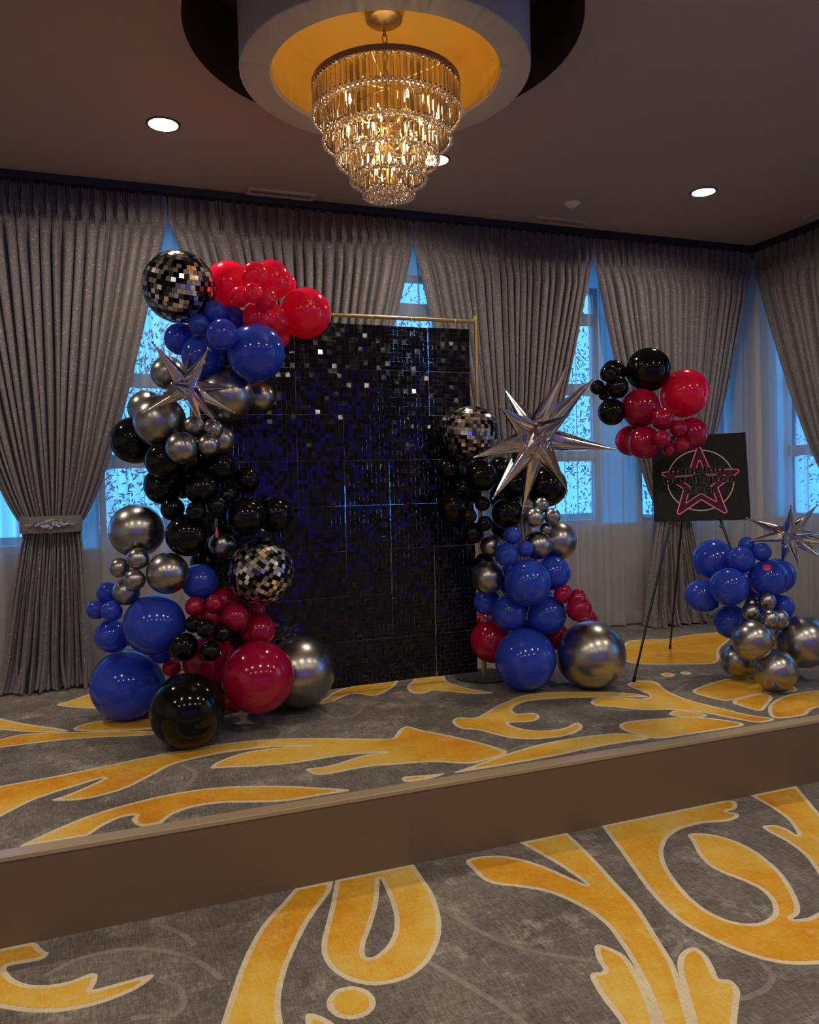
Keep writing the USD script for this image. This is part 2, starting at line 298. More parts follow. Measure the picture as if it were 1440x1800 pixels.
 ('black', 2.138, 4.466, 1.685, 0.098, 'Ma', "black balloon beneath the mirrored orb and big starburst's left spikes"),
 ('black', 2.394, 4.475, 1.632, 0.095, 'Ma', 'black balloon behind the lower spikes of the big starburst'),
 ('black', 2.617, 4.493, 1.608, 0.134, 'Ma', "large black balloon at right behind the big starburst's lower right spikes"),
 ('black', 1.976, 4.541, 1.493, 0.105, 'Ma', 'black balloon at the far left of the middle garland, over the sequin wall'),
 ('black', 2.296, 4.43, 1.447, 0.1, 'Ma', "large glossy black balloon just left of the big starburst's lowest spike"),
 ('black', 2.133, 4.445, 1.512, 0.047, 'Ma', 'tiny black balloon topmost of three tiny ones on the middle garland'),
 ('black', 2.022, 4.408, 1.44, 0.048, 'Ma', 'tiny black balloon leftmost of three tiny ones on the middle garland'),
 ('black', 2.129, 4.41, 1.39, 0.048, 'Ma', 'tiny black balloon lowest of three tiny ones on the middle garland'),
 ('black', 2.093, 4.502, 1.329, 0.068, 'Ma', "black balloon at the bottom of the middle garland's black section"),
 ('black', 2.401, 4.658, 1.551, 0.109, 'Ma', 'dim black balloon filling the core of the middle garland under the starburst'),
 ('black', 2.112, 4.64, 1.603, 0.101, 'Ma', "dim black balloon behind the left part of the middle garland's black section"),
 ('black', 2.406, 4.745, 1.727, 0.092, 'Ma', "dim black balloon directly behind the big starburst's centre"),
 ('black', 2.405, 4.677, 1.352, 0.094, 'Ma', 'dim black balloon behind the tiny blue trio on the middle garland'),
 ('silver', 2.471, 4.311, 1.493, 0.05, 'Mb', 'tiny chrome balloon topmost of the tiny group on the middle garland'),
 ('silver', 2.4, 4.273, 1.42, 0.061, 'Mb', 'chrome balloon below the lowest spike tip of the big starburst'),
 ('silver', 2.521, 4.263, 1.423, 0.051, 'Mb', 'tiny chrome balloon at right of the tiny group on the middle garland'),
 ('silver', 2.5, 4.307, 1.345, 0.037, 'Mb', 'tiny chrome balloon deep in the tiny group on the middle garland'),
 ('silver', 2.67, 4.47, 1.254, 0.131, 'Mb', 'large chrome balloon at right of the middle garland, before the sheer curtain'),
 ('silver', 2.477, 4.371, 1.24, 0.09, 'Mb', 'chrome balloon between the tiny blue trio and the large chrome balloon'),
 ('silver', 2.223, 4.515, 1.239, 0.072, 'Mb', 'chrome balloon left of the tiny blue trio on the middle garland'),
 ('silver', 2.175, 4.475, 1.045, 0.105, 'Mb', 'dark chrome balloon at left of the middle garland, beside the sequin wall edge'),
 ('black', 2.219, 4.611, 1.129, 0.063, 'Mb', 'black balloon peeping behind the dark chrome balloon on the middle garland'),
 ('blue', 2.277, 4.329, 1.313, 0.055, 'Mc', 'tiny blue balloon topmost of the tiny blue trio on the middle garland'),
 ('blue', 2.226, 4.312, 1.199, 0.073, 'Mc', 'small blue balloon lowest and largest of the tiny blue trio, middle garland'),
 ('blue', 2.353, 4.311, 1.227, 0.051, 'Mc', 'tiny blue balloon at right of the tiny blue trio on the middle garland'),
 ('blue', 2.584, 4.373, 1.057, 0.109, 'Mc', "blue balloon under the large chrome balloon at the middle garland's right"),
 ('blue', 2.352, 4.289, 1.021, 0.145, 'Mc', 'large blue balloon at the centre of the middle garland'),
 ('blue', 2.225, 4.604, 0.87, 0.087, 'Mc', 'blue balloon at left below the dark chrome balloon on the middle garland'),
 ('blue', 2.29, 4.428, 0.821, 0.111, 'Mc', "blue balloon left of the pair above the middle garland's floor balloon"),
 ('blue', 2.528, 4.366, 0.799, 0.123, 'Mc', "blue balloon right of the pair above the middle garland's floor balloon"),
 ('blue', 2.708, 4.437, 0.931, 0.039, 'Mc', 'blue balloon sliver behind the small crimson trio on the middle garland'),
 ('blue', 2.362, 4.357, 0.531, 0.192, 'Mc', 'big blue balloon on the carpet at the foot of the middle garland'),
 ('blue', 2.408, 4.614, 1.009, 0.108, 'Mc', "dim blue balloon in the core left behind the middle garland's large blue balloon"),
 ('blue', 2.581, 4.61, 0.878, 0.114, 'Mc', "dim blue balloon in the core right behind the middle garland's large blue balloon"),
 ('blue', 2.529, 4.67, 0.622, 0.109, 'Mc', "dim blue balloon in the gap above the middle garland's blue floor balloon"),
 ('red', 2.582, 4.265, 0.929, 0.054, 'Md', 'small crimson balloon at left of the crimson trio on the middle garland'),
 ('red', 2.715, 4.301, 0.905, 0.052, 'Md', 'small crimson balloon at the back of the crimson trio on the middle garland'),
 ('red', 2.661, 4.2, 0.847, 0.079, 'Md', 'largest crimson balloon of the trio above the big silver floor balloon'),
 ('red', 2.28, 4.648, 0.608, 0.147, 'Md', 'large crimson balloon at the lower left of the middle garland'),
 ('red', 2.327, 4.906, 0.684, 0.074, 'Md', 'crimson balloon peeping out above the large crimson one, lower left middle garland'),
 ('red', 2.67, 4.502, 0.627, 0.092, 'Md', 'crimson balloon glimpsed between the big blue and big silver floor balloons'),
 ('red', 2.849, 4.402, 0.735, 0.063, 'Md', 'crimson balloon sliver behind the big silver balloon on the middle garland'),
 ('silver', 2.765, 4.233, 0.544, 0.212, 'Me', 'big silver chrome balloon on the carpet at right of the middle garland'),
 ('black', 3.198, 4.191, 2.331, 0.141, 'Na', 'largest black balloon at the top of the cluster above the sign'),
 ('black', 3.015, 4.302, 2.328, 0.079, 'Na', "black balloon at upper left of the sign's cluster, behind smaller ones"),
 ('black', 2.888, 4.171, 2.298, 0.054, 'Na', "small black balloon at upper left front of the sign's cluster"),
 ('black', 2.872, 4.269, 2.225, 0.047, 'Na', 'tiny black balloon furthest left in the cluster above the sign'),
 ('black', 2.974, 4.21, 2.22, 0.072, 'Na', 'medium black balloon in the middle left of the cluster above the sign'),
 ('black', 2.94, 4.223, 2.067, 0.085, 'Na', 'lowest black balloon at left of the cluster above the sign'),
 ('black', 2.943, 4.303, 2.182, 0.036, 'Na', 'black balloon almost hidden among the left black ones above the sign'),
 ('red', 3.436, 4.135, 2.181, 0.153, 'Nb', "biggest bright red balloon at the upper right of the sign's cluster"),
 ('red', 3.118, 4.167, 2.089, 0.121, 'Nb', "crimson balloon below the largest black balloon of the sign's cluster"),
 ('red', 3.127, 4.288, 1.89, 0.098, 'Nb', "crimson balloon at the lower left rear of the sign's cluster"),
 ('red', 3.087, 4.098, 1.865, 0.102, 'Nb', "crimson balloon at the lowest left front of the sign's cluster"),
 ('red', 3.163, 4.008, 2.003, 0.069, 'Nb', "small crimson balloon in the very middle of the sign's cluster"),
 ('red', 3.242, 3.964, 1.941, 0.053, 'Nb', "small crimson balloon left over the one covering the sign's top edge"),
 ('red', 3.381, 4.009, 1.915, 0.098, 'Nb', "crimson balloon at lower right covering the sign's top edge"),
 ('red', 3.11, 3.951, 1.879, 0.051, 'Nb', "tiny crimson balloon left of the tiny three above the sign's star"),
 ('red', 3.262, 3.971, 1.843, 0.049, 'Nb', "tiny crimson balloon right of the tiny three above the sign's star"),
 ('red', 3.196, 4.0, 1.816, 0.038, 'Nb', "tiny crimson balloon lowest of the tiny three above the sign's star"),
 ('blue', 3.69, 4.181, 1.088, 0.14, 'Ra', "large blue balloon behind the easel's right leg"),
 ('blue', 3.773, 3.979, 1.199, 0.052, 'Ra', 'tiny blue balloon topmost of the right garland, left of the starburst'),
 ('blue', 3.802, 3.882, 1.159, 0.058, 'Ra', "tiny blue balloon nearest to the right garland's starburst"),
 ('blue', 3.68, 3.933, 1.112, 0.085, 'Ra', "blue balloon in front of the easel's leg, top middle of right garland"),
 ('blue', 3.841, 3.869, 0.991, 0.119, 'Ra', 'large blue balloon with a pink dot on it, below the starburst'),
 ('blue', 4.034, 3.992, 0.982, 0.115, 'Ra', 'blue balloon behind the one with a pink dot, right garland'),
 ('blue', 3.561, 3.91, 0.953, 0.118, 'Ra', 'blue balloon at the front centre of the right garland'),
 ('blue', 3.527, 4.114, 0.872, 0.107, 'Ra', 'blue balloon furthest left on the right garland'),
 ('blue', 3.692, 4.038, 0.703, 0.108, 'Ra', 'blue balloon low at left of the tiny chrome ones, right garland'),
 ('blue', 3.993, 3.914, 0.792, 0.076, 'Ra', 'blue balloon low at right behind the tiny chrome ones, right garland'),
 ('blue', 3.936, 4.152, 0.901, 0.095, 'Ra', "dim blue balloon in the core behind the right garland's front blue balloon"),
 ('blue', 3.937, 4.092, 0.71, 0.085, 'Ra', "dim blue balloon in the core behind the right garland's tiny chrome ones"),
 ('silver', 3.749, 3.797, 0.863, 0.056, 'Rb', 'tiny chrome balloon topmost of the tiny chrome ones on the right garland'),
 ('silver', 3.645, 3.82, 0.798, 0.055, 'Rb', 'tiny chrome balloon leftmost of the tiny chrome ones on the right garland'),
 ('silver', 3.708, 3.88, 0.836, 0.042, 'Rb', 'tiny chrome balloon tucked behind the tiny ones on the right garland'),
 ('silver', 3.651, 3.672, 0.777, 0.057, 'Rb', 'tiny chrome balloon foremost and lowest of the tiny ones, right garland'),
 ('silver', 3.827, 3.788, 0.745, 0.07, 'Rb', 'chrome balloon at right behind the tiny chrome ones, right garland'),
 ('silver', 3.549, 3.706, 0.653, 0.12, 'Rb', 'chrome balloon under the tiny chrome ones on the right garland'),
 ('silver', 3.704, 3.994, 0.459, 0.108, 'Rb', 'dark chrome balloon lowest at left of the right garland'),
 ('silver', 3.684, 3.667, 0.463, 0.128, 'Rb', 'chrome balloon on the carpet at the foot of the right garland'),
 ('silver', 3.998, 3.757, 0.594, 0.164, 'Rb', "biggest chrome balloon at the photo's right edge on the right garland"),
 ('silver', 4.073, 3.964, 0.519, 0.073, 'Rb', 'chrome balloon bulging out left beside the biggest chrome balloon at the right edge'),
]
GROUPS = {
 'La': 'red balloons atop the left garland',
 'Lb': 'upper blue balloons of the left garland',
 'Lc': 'upper chrome balloons of the left garland',
 'Ld': 'black balloons in the middle of the left garland',
 'Le': 'lower chrome balloons of the left garland',
 'Lf': 'lower blue balloons of the left garland',
 'Lg': 'crimson balloons at the foot of the left garland',
 'Lh': 'black balloons at the foot of the left garland',
 'Ma': 'black balloons of the middle garland',
 'Mb': 'chrome balloons of the middle garland',
 'Mc': 'blue balloons of the middle garland',
 'Md': 'crimson balloons of the middle garland',
 'Na': 'black balloons above the sign',
 'Nb': 'red balloons above the sign',
 'Ra': 'blue balloons of the right garland',
 'Rb': 'chrome balloons of the right garland',
}

# ------------------------------------------------------------------ the room
XL, XR, YN, YB, ZC, ZS = -4.6, 5.85, -5.6, 6.02, 3.771, 0.331     # walls, ceiling, stage top
STAGE_Y = 3.15
RC = (1.279, 3.615)                                                # centre of the round ceiling feature
obj('floor', bx(XL-.3, XR+.3, YN-.3, YB+.3, -.25, 0), 'carpet_ground', label='grey distressed carpet of the hall below the stage', kind='structure')
fl = stage.GetPrimAtPath('/World/floor')

# stage: carpeted top, painted riser, wooden nosing
st = thing('stage', 'low carpeted stage with brown painted riser and wooden nosing', kind='structure')
obj('stage_carpet', bx(XL, XR, STAGE_Y+.066, YB, .02, ZS), 'carpet_ground', st)
obj('riser', bx(XL, XR, STAGE_Y, STAGE_Y+.05, 0, ZS-.014), 'riser_paint', st, label='brown painted riser')
nz = trimesh.creation.extrude_polygon(sbox(0, 0, .071, .02).buffer(-.004).buffer(.004), XR-XL)
nz.apply_transform(np.array([[0, 0, 1, XL], [1, 0, 0, STAGE_Y-.005], [0, 1, 0, ZS-.017], [0, 0, 0, 1]], float))
obj('nosing', nz, 'nosing_wood', st, label='wooden nosing')

# ceiling with a round recess, a hanging drum, and holes for the lamps
LAMPS = [(-1.52, 4.82), (.331, 4.827), (2.043, 4.837), (4.185, 4.793)]
BACK = [(x, y) for y in (1.3, -1.4) for x in (-3.0, -1.1, .8, 2.7, 4.6)]
hole = Point(RC).buffer(.9357, 48)
cp = sbox(XL-.3, YN-.3, XR+.3, YB+.3).difference(hole)
for x, y in LAMPS+BACK: cp = cp.difference(Point(x, y).buffer(.086, 12))
ce = thing('ceiling', 'taupe painted ceiling with a round recess', kind='structure')
obj('ceiling_panel', flat(cp, ZC, ZC+.05), 'ceiling_paint', ce)
obj('recess', lathe([(.9357, ZC+.0), (.9357, 4.20), (.45, 4.20), (.45, 4.24), (.99, 4.24), (.99, ZC+.05)], 96, RC), 'recess_paint', ce, smooth=30, label='dark brown recess')
obj('drum', lathe([(.546, 3.90), (.543, 3.583), (.547, 3.579), (.683, 3.579), (.687, 3.583), (.687, 4.20)], 96, RC), 'drum_paint', ce, smooth=30, label='pale drum hanging in the recess')
obj('drum_lining', [lathe([(.542, 3.60), (.542, 3.885), (0.001, 3.89)], 96, RC)], 'gold_paint', ce, smooth=30, label='gold painted lining of the drum')

# walls: each with its window openings
def pierced(x0, x1, z0, z1, holes): return sbox(x0, z0, x1, z1).difference(unary_union([sbox(a, c, b, d) for a, b, c, d in holes]))
def to_y(poly, y0, y1):     # outline in x,z -> slab between y0 and y1
    m = flat(poly, 0, y1-y0); v = m.vertices; return trimesh.Trimesh(np.c_[v[:, 0], y1-v[:, 2], v[:, 1]], m.faces, process=False)
def to_x(poly, x0, x1):
    m = flat(poly, 0, x1-x0); v = m.vertices; return trimesh.Trimesh(np.c_[x0+v[:, 2], v[:, 0], v[:, 1]], m.faces, process=False)
WZ0, WZ1 = 1.25, 3.36
BW = [(-3.3, -2.15), (-1.62, -.47), (-.12, 1.03), (1.42, 2.57), (2.95, 4.1), (4.5, 5.5)]
RW = [(4.6, 5.74), (2.9, 4.1), (1.1, 2.3)]
NW = [(-3.6, -2.2), (-1.9, -.5), (-.2, 1.2), (1.5, 2.9), (3.2, 4.6)]
obj('wall_back', to_y(pierced(XL-.3, XR+.3, 0, ZC, [(-3.5, 5.62, WZ0, 3.62)]), YB, YB+.22), 'wall_paint', label='pale wall behind the sheer curtains', kind='structure')
obj('wall_right', to_x(pierced(YN-.3, YB, 0, ZC, [(.9, 5.86, WZ0, 3.62)]), XR, XR+.22), 'wall_paint', label='pale wall at the right behind the sheers', kind='structure')
obj('wall_left', bx(XL-.2, XL, YN-.3, YB, 0, ZC), 'wall_paint', label='pale wall at the left of the hall', kind='structure')
obj('wall_near', to_y(pierced(XL, XR, 0, ZC, [(a, b, .95, 2.6) for a, b in NW]), YN-.22, YN), 'wall_paint', label='pale wall behind the camera with a row of windows', kind='structure')

RAILS = [1.87, 2.46, 3.085]
def window(a, b, z0, z1, rails, place, label, glass='window_glass'):
    """A framed window in its own x,z plane, handed to place() to be set into its wall."""
    w = thing('window_%d' % (len([k for k in taken if k[1].startswith('window_')])+1), label, kind='structure')
    f = .045
    obj('frame', place(sbox(a, z0, b, z1).difference(sbox(a+f, z0+f, b-f, z1-f)), .05, .13), 'window_paint', w)
    zs = [z0+f]+rails+[z1-f]; hh = .048
    for r in rails: obj('rail', place(sbox(a+f, r-hh, b-f, r+hh), .06, .12), 'window_paint', w)
    for i in range(len(zs)-1):
        lo = zs[i]+(hh if i else 0); hi = zs[i+1]-(hh if i < len(zs)-2 else 0)
        obj('pane', place(sbox(a+f, lo, b-f, hi), .085, .09), glass, w)
    return w
def frosted(edges, z0, z1, head, place, name, label):
    t = thing(name, label, kind='structure')
    for a, b in edges: obj('frosted_panel', place(sbox(a+.004, z0, b-.004, z1), .088, .094), 'frosted_glass', t)
    for a, b in head: obj('frosted_transom', place(sbox(a, z1+.004, b, 3.62), .088, .094), 'frosted_glass', t)
    return t
gaps = [(a[1], b[0]) for a, b in zip(BW[:-1], BW[1:])]
frosted([(-3.5, BW[0][0])]+gaps+[(BW[-1][1], 5.62)], WZ0, WZ1, [(-3.5, -1.0), (-1.0, 1.22), (1.22, 2.76), (2.76, 4.3), (4.3, 5.62)], lambda p, d0, d1: to_y(p, YB+d0, YB+d1), 'trim_3', 'frosted glass panels between and above the back windows')
frosted([(RW[2][1], RW[1][0]), (RW[1][1], RW[0][0]), (RW[0][1], 5.86), (.9, RW[2][0])], WZ0, WZ1, [(.9, 2.6), (2.6, 4.35), (4.35, 5.86)], lambda p, d0, d1: to_x(p, XR+d0, XR+d1), 'trim_4', 'frosted glass panels between and above the right windows')
where = ['far left behind the left curtain', 'left of the left curtain', 'in the gap behind the tall garland', 'in the gap above the sequin wall', 'in the gap right of the big starburst', 'behind the sign at the corner']
for (a, b), t in zip(BW, where): window(a, b, WZ0, WZ1, RAILS, lambda p, d0, d1: to_y(p, YB+d0, YB+d1), 'white framed window in the back wall, '+t)
for (a, b), t in zip(RW, ['next to the corner', 'second from the corner', 'third from the corner']): window(a, b, WZ0, WZ1, [1.874, 2.50, 3.085], lambda p, d0, d1: to_x(p, XR+d0, XR+d1), 'white framed window in the right wall, '+t)
for i, (a, b) in enumerate(NW): window(a, b, .95, 2.6, [1.8], lambda p, d0, d1: to_y(p, YN-d1, YN-d0), 'tinted window in the wall behind the camera, '+['leftmost', 'second from the left', 'the middle one', 'second from the right', 'rightmost'][i], 'tinted_glass')

# dark track boxes the curtains hang from
TY, TX = 5.766, 5.58
obj('trim_1', bx(XL, XR, TY, TY+.19, ZC-.052, ZC), 'dark_track', label='dark navy curtain track along the back wall', kind='structure')
obj('trim_2', bx(TX, TX+.19, YN, TY, ZC-.052, ZC), 'dark_track', label='dark navy curtain track along the right wall', kind='structure')

# outside
obj('outdoor_ground', bx(-30, 40, YB+.3, 60, -1.2, -1.0), 'lawn_green', label='dark lawn outside the windows', kind='structure')
rng = np.random.default_rng(5)
def tree(x, y, h, r, label):
    t = thing('tree', label, 'tree', (x, y, -1.0), group=None)
    obj('trunk', tube([(0, 0, 0), (.05, 0, h*.5), (0, .05, h*.9)], [.14, .1, .04], 8), 'bark', t, smooth=40)
    n = 4500; u = rng.normal(size=(n, 3)); u /= np.linalg.norm(u, axis=1, keepdims=True)
    c = u*(rng.random((n, 1))**.4)*[r, r, r*1.3]+[0, 0, h]
    a = rng.normal(size=(n, 3)); a /= np.linalg.norm(a, axis=1, keepdims=True); b = np.cross(a, u); b /= np.linalg.norm(b, axis=1, keepdims=True)
    L, W = .044, .013
    v = np.stack([c-a*L, c+b*W, c+a*L, c-b*W], 1).reshape(-1, 3); k = np.arange(n)*4
    f = np.vstack([np.c_[k, k+1, k+2], np.c_[k, k+2, k+3]])
    obj('foliage', trimesh.Trimesh(v, f, process=False), 'leaf_dark', t, kind='stuff')
for x, y, h, r, l in ((.6, 10.8, 3.5, 1.7, 'leafy dark tree seen faintly through the window behind the tall garland'), (4.1, 11.2, 3.9, 1.6, 'leafy dark tree seen faintly through the window above the sequin wall'),
                      (7.6, 10.5, 3.6, 1.7, 'leafy dark tree seen faintly through the window right of the big starburst'), (10.6, 8.4, 3.5, 1.5, 'leafy dark tree seen faintly through the right wall window')):
    tree(x, y, h, r, l)

# ------------------------------------------------------------------ downlights, vents, smoke detector
def downlight(x, y, label, group=None):
    d = thing('downlight', label, 'ceiling light', (x, y, ZC), group=group)
    obj('trim_ring', lathe([(.083, -.001), (.083, -.006), (.096, -.005), (.098, 0), (.098, .001)], 40), 'bronze_trim', d, smooth=40)
    obj('can', lathe([(.0835, 0), (.0835, .035)], 40), 'lamp_can', d, smooth=40)
    an = np.arange(20)*math.pi/10; g = trimesh.Trimesh(np.vstack([np.c_[.083*np.cos(an), .083*np.sin(an), 0*an+.012], [[0, 0, .017]]]), [[20, (k+1) % 20, k] for k in range(20)], process=False); obj('lamp', g, 'lamp_face', d)
    return d
names = ['bright recessed ceiling light out of sight at the far left', 'bright recessed ceiling light at the left of the chandelier', 'bright recessed ceiling light half behind the chandelier', 'bright recessed ceiling light at right, near the corner']
for (x, y), l in zip(LAMPS, names): downlight(x, y, l)
for x, y in BACK: downlight(x, y, 'bright recessed ceiling light in the rows behind the camera', 'ceiling lights behind the camera')

def vent(x, y, w, h, rz, label, n):
    v = thing('air_vent', label, 'air vent', (x, y, ZC), rz)
    obj('frame', flat(sbox(-w/2, -h/2, w/2, h/2).difference(sbox(-w/2+.022, -h/2+.028, w/2-.022, h/2-.028)), -.012, 0), 'vent_paint', v)
    obj('duct', flat(sbox(-w/2+.02, -h/2+.02, w/2-.02, h/2-.02), -.003, -.0005), 'vent_dark', v)
    for i in range(n):
        s = bx(-.003, .003, -h/2+.028, h/2-.028, -.010, -.003); s.apply_translation([-w/2+.03+(w-.06)*i/(n-1), 0, 0]); obj('slat', s, 'vent_paint', v)
vent(1.19, 5.700, .49, .118, 0, 'slatted ceiling vent above the second curtain', 24)
vent(3.475, 5.662, .49, .118, 0, 'ceiling vent between the chandelier and the corner', 24)
vent(5.45, 4.78, .118, .49, 0, 'ceiling vent cut off by the right edge of the photo', 3)
sd = thing('smoke_detector', 'small round white smoke detector on the ceiling', 'smoke detector', (3.355, 5.275, ZC))
obj('base', lathe([(.001, -.012), (.055, -.012), (.06, -.006), (.06, 0)], 32), 'white_plastic', sd, smooth=40)
obj('cap', lathe([(.001, -.03), (.03, -.03), (.036, -.024), (.036, -.012)], 32), 'white_plastic', sd, smooth=40)

# ------------------------------------------------------------------ carpet motifs, traced on the two floors
def P1(x, y): return x/2, 1160+y/2
def P2(x, y): return 720+x/2, 1100+y/2
def P3(x, y): return x/2, 1180+y/2
def P4(x, y): return 680+x/1.895, 1080+y/1.895
def PX(x, y): return x, y
def region(f, pts, z): return Polygon(chaikin([at_z(*f(x, y), z)[:2] for x, y in pts], 2)).buffer(0)
LOW = [
 (P1, [(-60,1030),(0,1018),(60,1005),(125,990),(150,1022),(178,1030),(150,1055),(80,1068),(28,1075),(20,1090),(40,1118),(90,1143),(160,1146),(230,1136),(290,1115),(325,1100),(347,1108),(338,1140),(318,1165),(400,1142),(560,1097),(500,1150),(400,1195),(300,1225),(200,1242),(100,1242),(0,1226),(-60,1215)]),
 (P1, [(1090,740),(1190,720),(1170,778),(1165,815),(1120,870),(1080,930),(1045,1000),(1010,1080),(990,1160),(985,1220),(998,1290),(1000,1360),(760,1360),(780,1270),(810,1180),(840,1090),(880,1000),(930,920),(1000,850)]),
 (P1, [(1235,1146),(1290,1158),(1322,1190),(1320,1225),(1290,1255),(1235,1268),(1180,1258),(1148,1228),(1148,1195),(1178,1160)]),
 (P1, [(1068,1248),(1100,1242),(1150,1262),(1190,1290),(1210,1350),(1090,1350)]),
 (P2, [(628,1222),(690,1218),(655,1170),(648,1130),(662,1120),(700,1130),(768,1164),(832,1276),(872,1380),(890,1500),(800,1500),(740,1390),(690,1330),(650,1270)]),
 (P2, [(940,1205),(945,1160),(975,1135),(1010,1130),(1050,1165),(1075,1210),(1085,1245),(1130,1245),(1165,1280),(1160,1330),(1150,1400),(1150,1500),(1020,1500),(990,1390),(960,1285)]),
 (P2, [(190,827),(240,812),(320,808),(400,822),(480,848),(560,885),(628,915),(600,893),(520,838),(430,788),(340,735),(520,700),(590,760),(660,830),(730,910),(800,980),(850,1060),(900,1140),(937,1200),(962,1280),(992,1380),(1025,1500),(890,1500),(872,1385),(832,1280),(775,1170),(735,1110),(700,1060),(640,1010),(560,965),(480,935),(380,918),(300,912),(250,890),(225,860)]),
 (P2, [(660,680),(800,650),(1130,612),(1155,625),(1150,645),(1110,655),(1158,660),(1160,675),(1120,690),(1040,692),(960,712),(910,742),(890,790),(900,840),(930,890),(980,950),(1040,1000),(1110,1035),(1180,1050),(1240,1045),(1282,1015),(1275,970),(1240,930),(1180,900),(1110,875),(1050,845),(1010,800),(995,760),(970,730),(1060,732),(1150,757),(1230,800),(1310,868),(1360,945),(1380,1010),(1340,1035),(1400,1030),(1440,1008),(1540,940),(1640,1000),(1600,1120),(1520,1185),(1440,1192),(1350,1195),(1250,1180),(1150,1145),(1050,1100),(960,1050),(890,990),(830,920),(780,850),(740,790),(700,740)]),
 (P2, [(1150,570),(1330,530),(1400,610),(1440,660),(1520,740),(1560,900),(1500,930),(1440,880),(1400,815),(1330,760),(1260,725),(1235,705),(1280,700),(1330,715),(1372,745),(1340,690),(1290,650),(1230,615)]),
]
tear = (P1, [(1335,760),(1352,800),(1370,840),(1388,900),(1387,955),(1365,1005),(1320,1045),(1288,1050),(1280,1028),(1287,985),(1312,925),(1332,850)])
ring = (P1, [(1200,700),(1330,740),(1440,700),(1490,770),(1530,830),(1555,920),(1550,980),(1520,1050),(1480,1092),(1440,1120),(1380,1140),(1300,1148),(1220,1130),(1160,1090),(1130,1040),(1130,990),(1145,930),(1165,860),(1180,770)])
HIGH = [
 (P3, [(190,118),(260,100),(340,70),(400,90),(380,132),(280,130),(230,125)]),
 (P3, [(-60,155),(0,165),(60,180),(130,192),(200,200),(255,212),(160,216),(80,213),(0,206),(-60,200)]),
 (P3, [(-60,252),(0,240),(60,225),(120,217),(280,214),(400,212),(540,210),(560,224),(400,231),(280,236),(150,250),(60,262),(0,269),(-60,275)]),
 (P3, [(246,206),(300,182),(400,168),(540,168),(560,202),(480,208),(380,212),(300,212)]),
 (PX, [(-30,1388),(0,1382),(125,1360),(260,1330),(400,1306),(490,1298),(600,1298),(690,1300),(695,1293),(703,1281),(717,1276),(740,1284),(780,1291),(838,1304),(870,1313),(899,1323),(860,1336),(828,1344),(759,1339),(690,1345),(660,1346),(620,1353),(575,1362),(552,1363),(533,1352),(560,1350),(590,1344),(640,1327),(690,1322),(600,1328),(520,1342),(450,1348),(385,1350),(367,1352),(380,1340),(430,1322),(500,1313),(555,1311),(480,1313),(400,1322),(340,1334),(300,1345),(270,1362),(220,1388),(150,1407),(80,1409),(120,1398),(200,1362),(100,1392),(50,1410),(0,1437),(-30,1450)]),
 (P3, [(60,620),(120,590),(220,545),(320,505),(440,470),(560,440),(700,415),(850,403),(1000,403),(1130,410),(1255,418),(1130,437),(1000,460),(880,462),(760,464),(660,482),(600,507),(570,537),(540,549),(480,546),(460,522),(480,505),(420,515),(350,550),(310,582),(200,606),(90,630)]),
 (P4, [(205,533),(270,512),(360,478),(480,440),(600,415),(700,402),(780,395),(830,402),(890,415),(800,425),(700,442),(600,464),(500,484),(350,510)]),
 (P4, [(48,548),(60,540),(120,538),(205,528),(150,548),(60,562)]),
 (P4, [(212,358),(235,342),(295,348),(330,328),(370,302),(410,287),(450,270),(540,259),(700,258),(820,263),(885,276),(800,277),(650,277),(540,282),(470,288),(430,302),(415,320),(430,333),(465,330),(490,328),(512,338),(505,352),(470,360),(400,360),(420,375),(480,388),(550,388),(600,378),(628,360),(650,365),(655,380),(620,400),(560,412),(480,418),(400,412),(340,395),(300,385),(240,382)]),
 (P4, [(675,292),(700,278),(780,278),(850,284),(885,272),(830,250),(795,235),(830,220),(900,222),(930,255),(1000,285),(1100,310),(1200,335),(1310,350),(1240,364),(1150,347),(1050,327),(950,317),(850,320),(750,308),(690,306)]),
 (P4, [(770,370),(800,357),(900,348),(1000,341),(1100,348),(1215,368),(1100,387),(1000,402),(900,417),(830,402),(785,386)]),
 (P4, [(1005,258),(1060,235),(1130,215),(1220,200),(1330,225),(1380,255),(1330,262),(1240,265),(1140,292),(1080,280)]),
 (P4, [(1140,292),(1200,274),(1250,262),(1292,275),(1272,300),(1252,326),(1190,310)]),
 (P4, [(1282,352),(1265,310),(1300,280),(1360,262),(1440,253),(1540,250),(1560,312),(1440,308),(1410,320),(1400,338)]),
 (P4, [(63,242),(90,220),(100,200),(160,188),(212,186),(190,205),(200,225),(250,243),(310,255),(365,262),(300,267),(200,257),(150,252),(130,264),(80,264)]),
 (PX, [(555,1240),(590,1214),(645,1199),(703,1190),(697,1206),(660,1226),(620,1217),(585,1234)]),
 (P4, [(785,112),(800,88),(860,84),(920,85),(1000,70),(1100,60),(1160,55),(1140,90),(1105,115),(1112,166),(1000,167),(790,168)]),
 (P4, [(930,338),(958,318),(1020,325),(1078,337),(1040,347)]),
 (P4, [(905,200),(935,194),(968,202),(940,211)]), (P4, [(972,196),(995,190),(1020,197),(998,204)]),
]
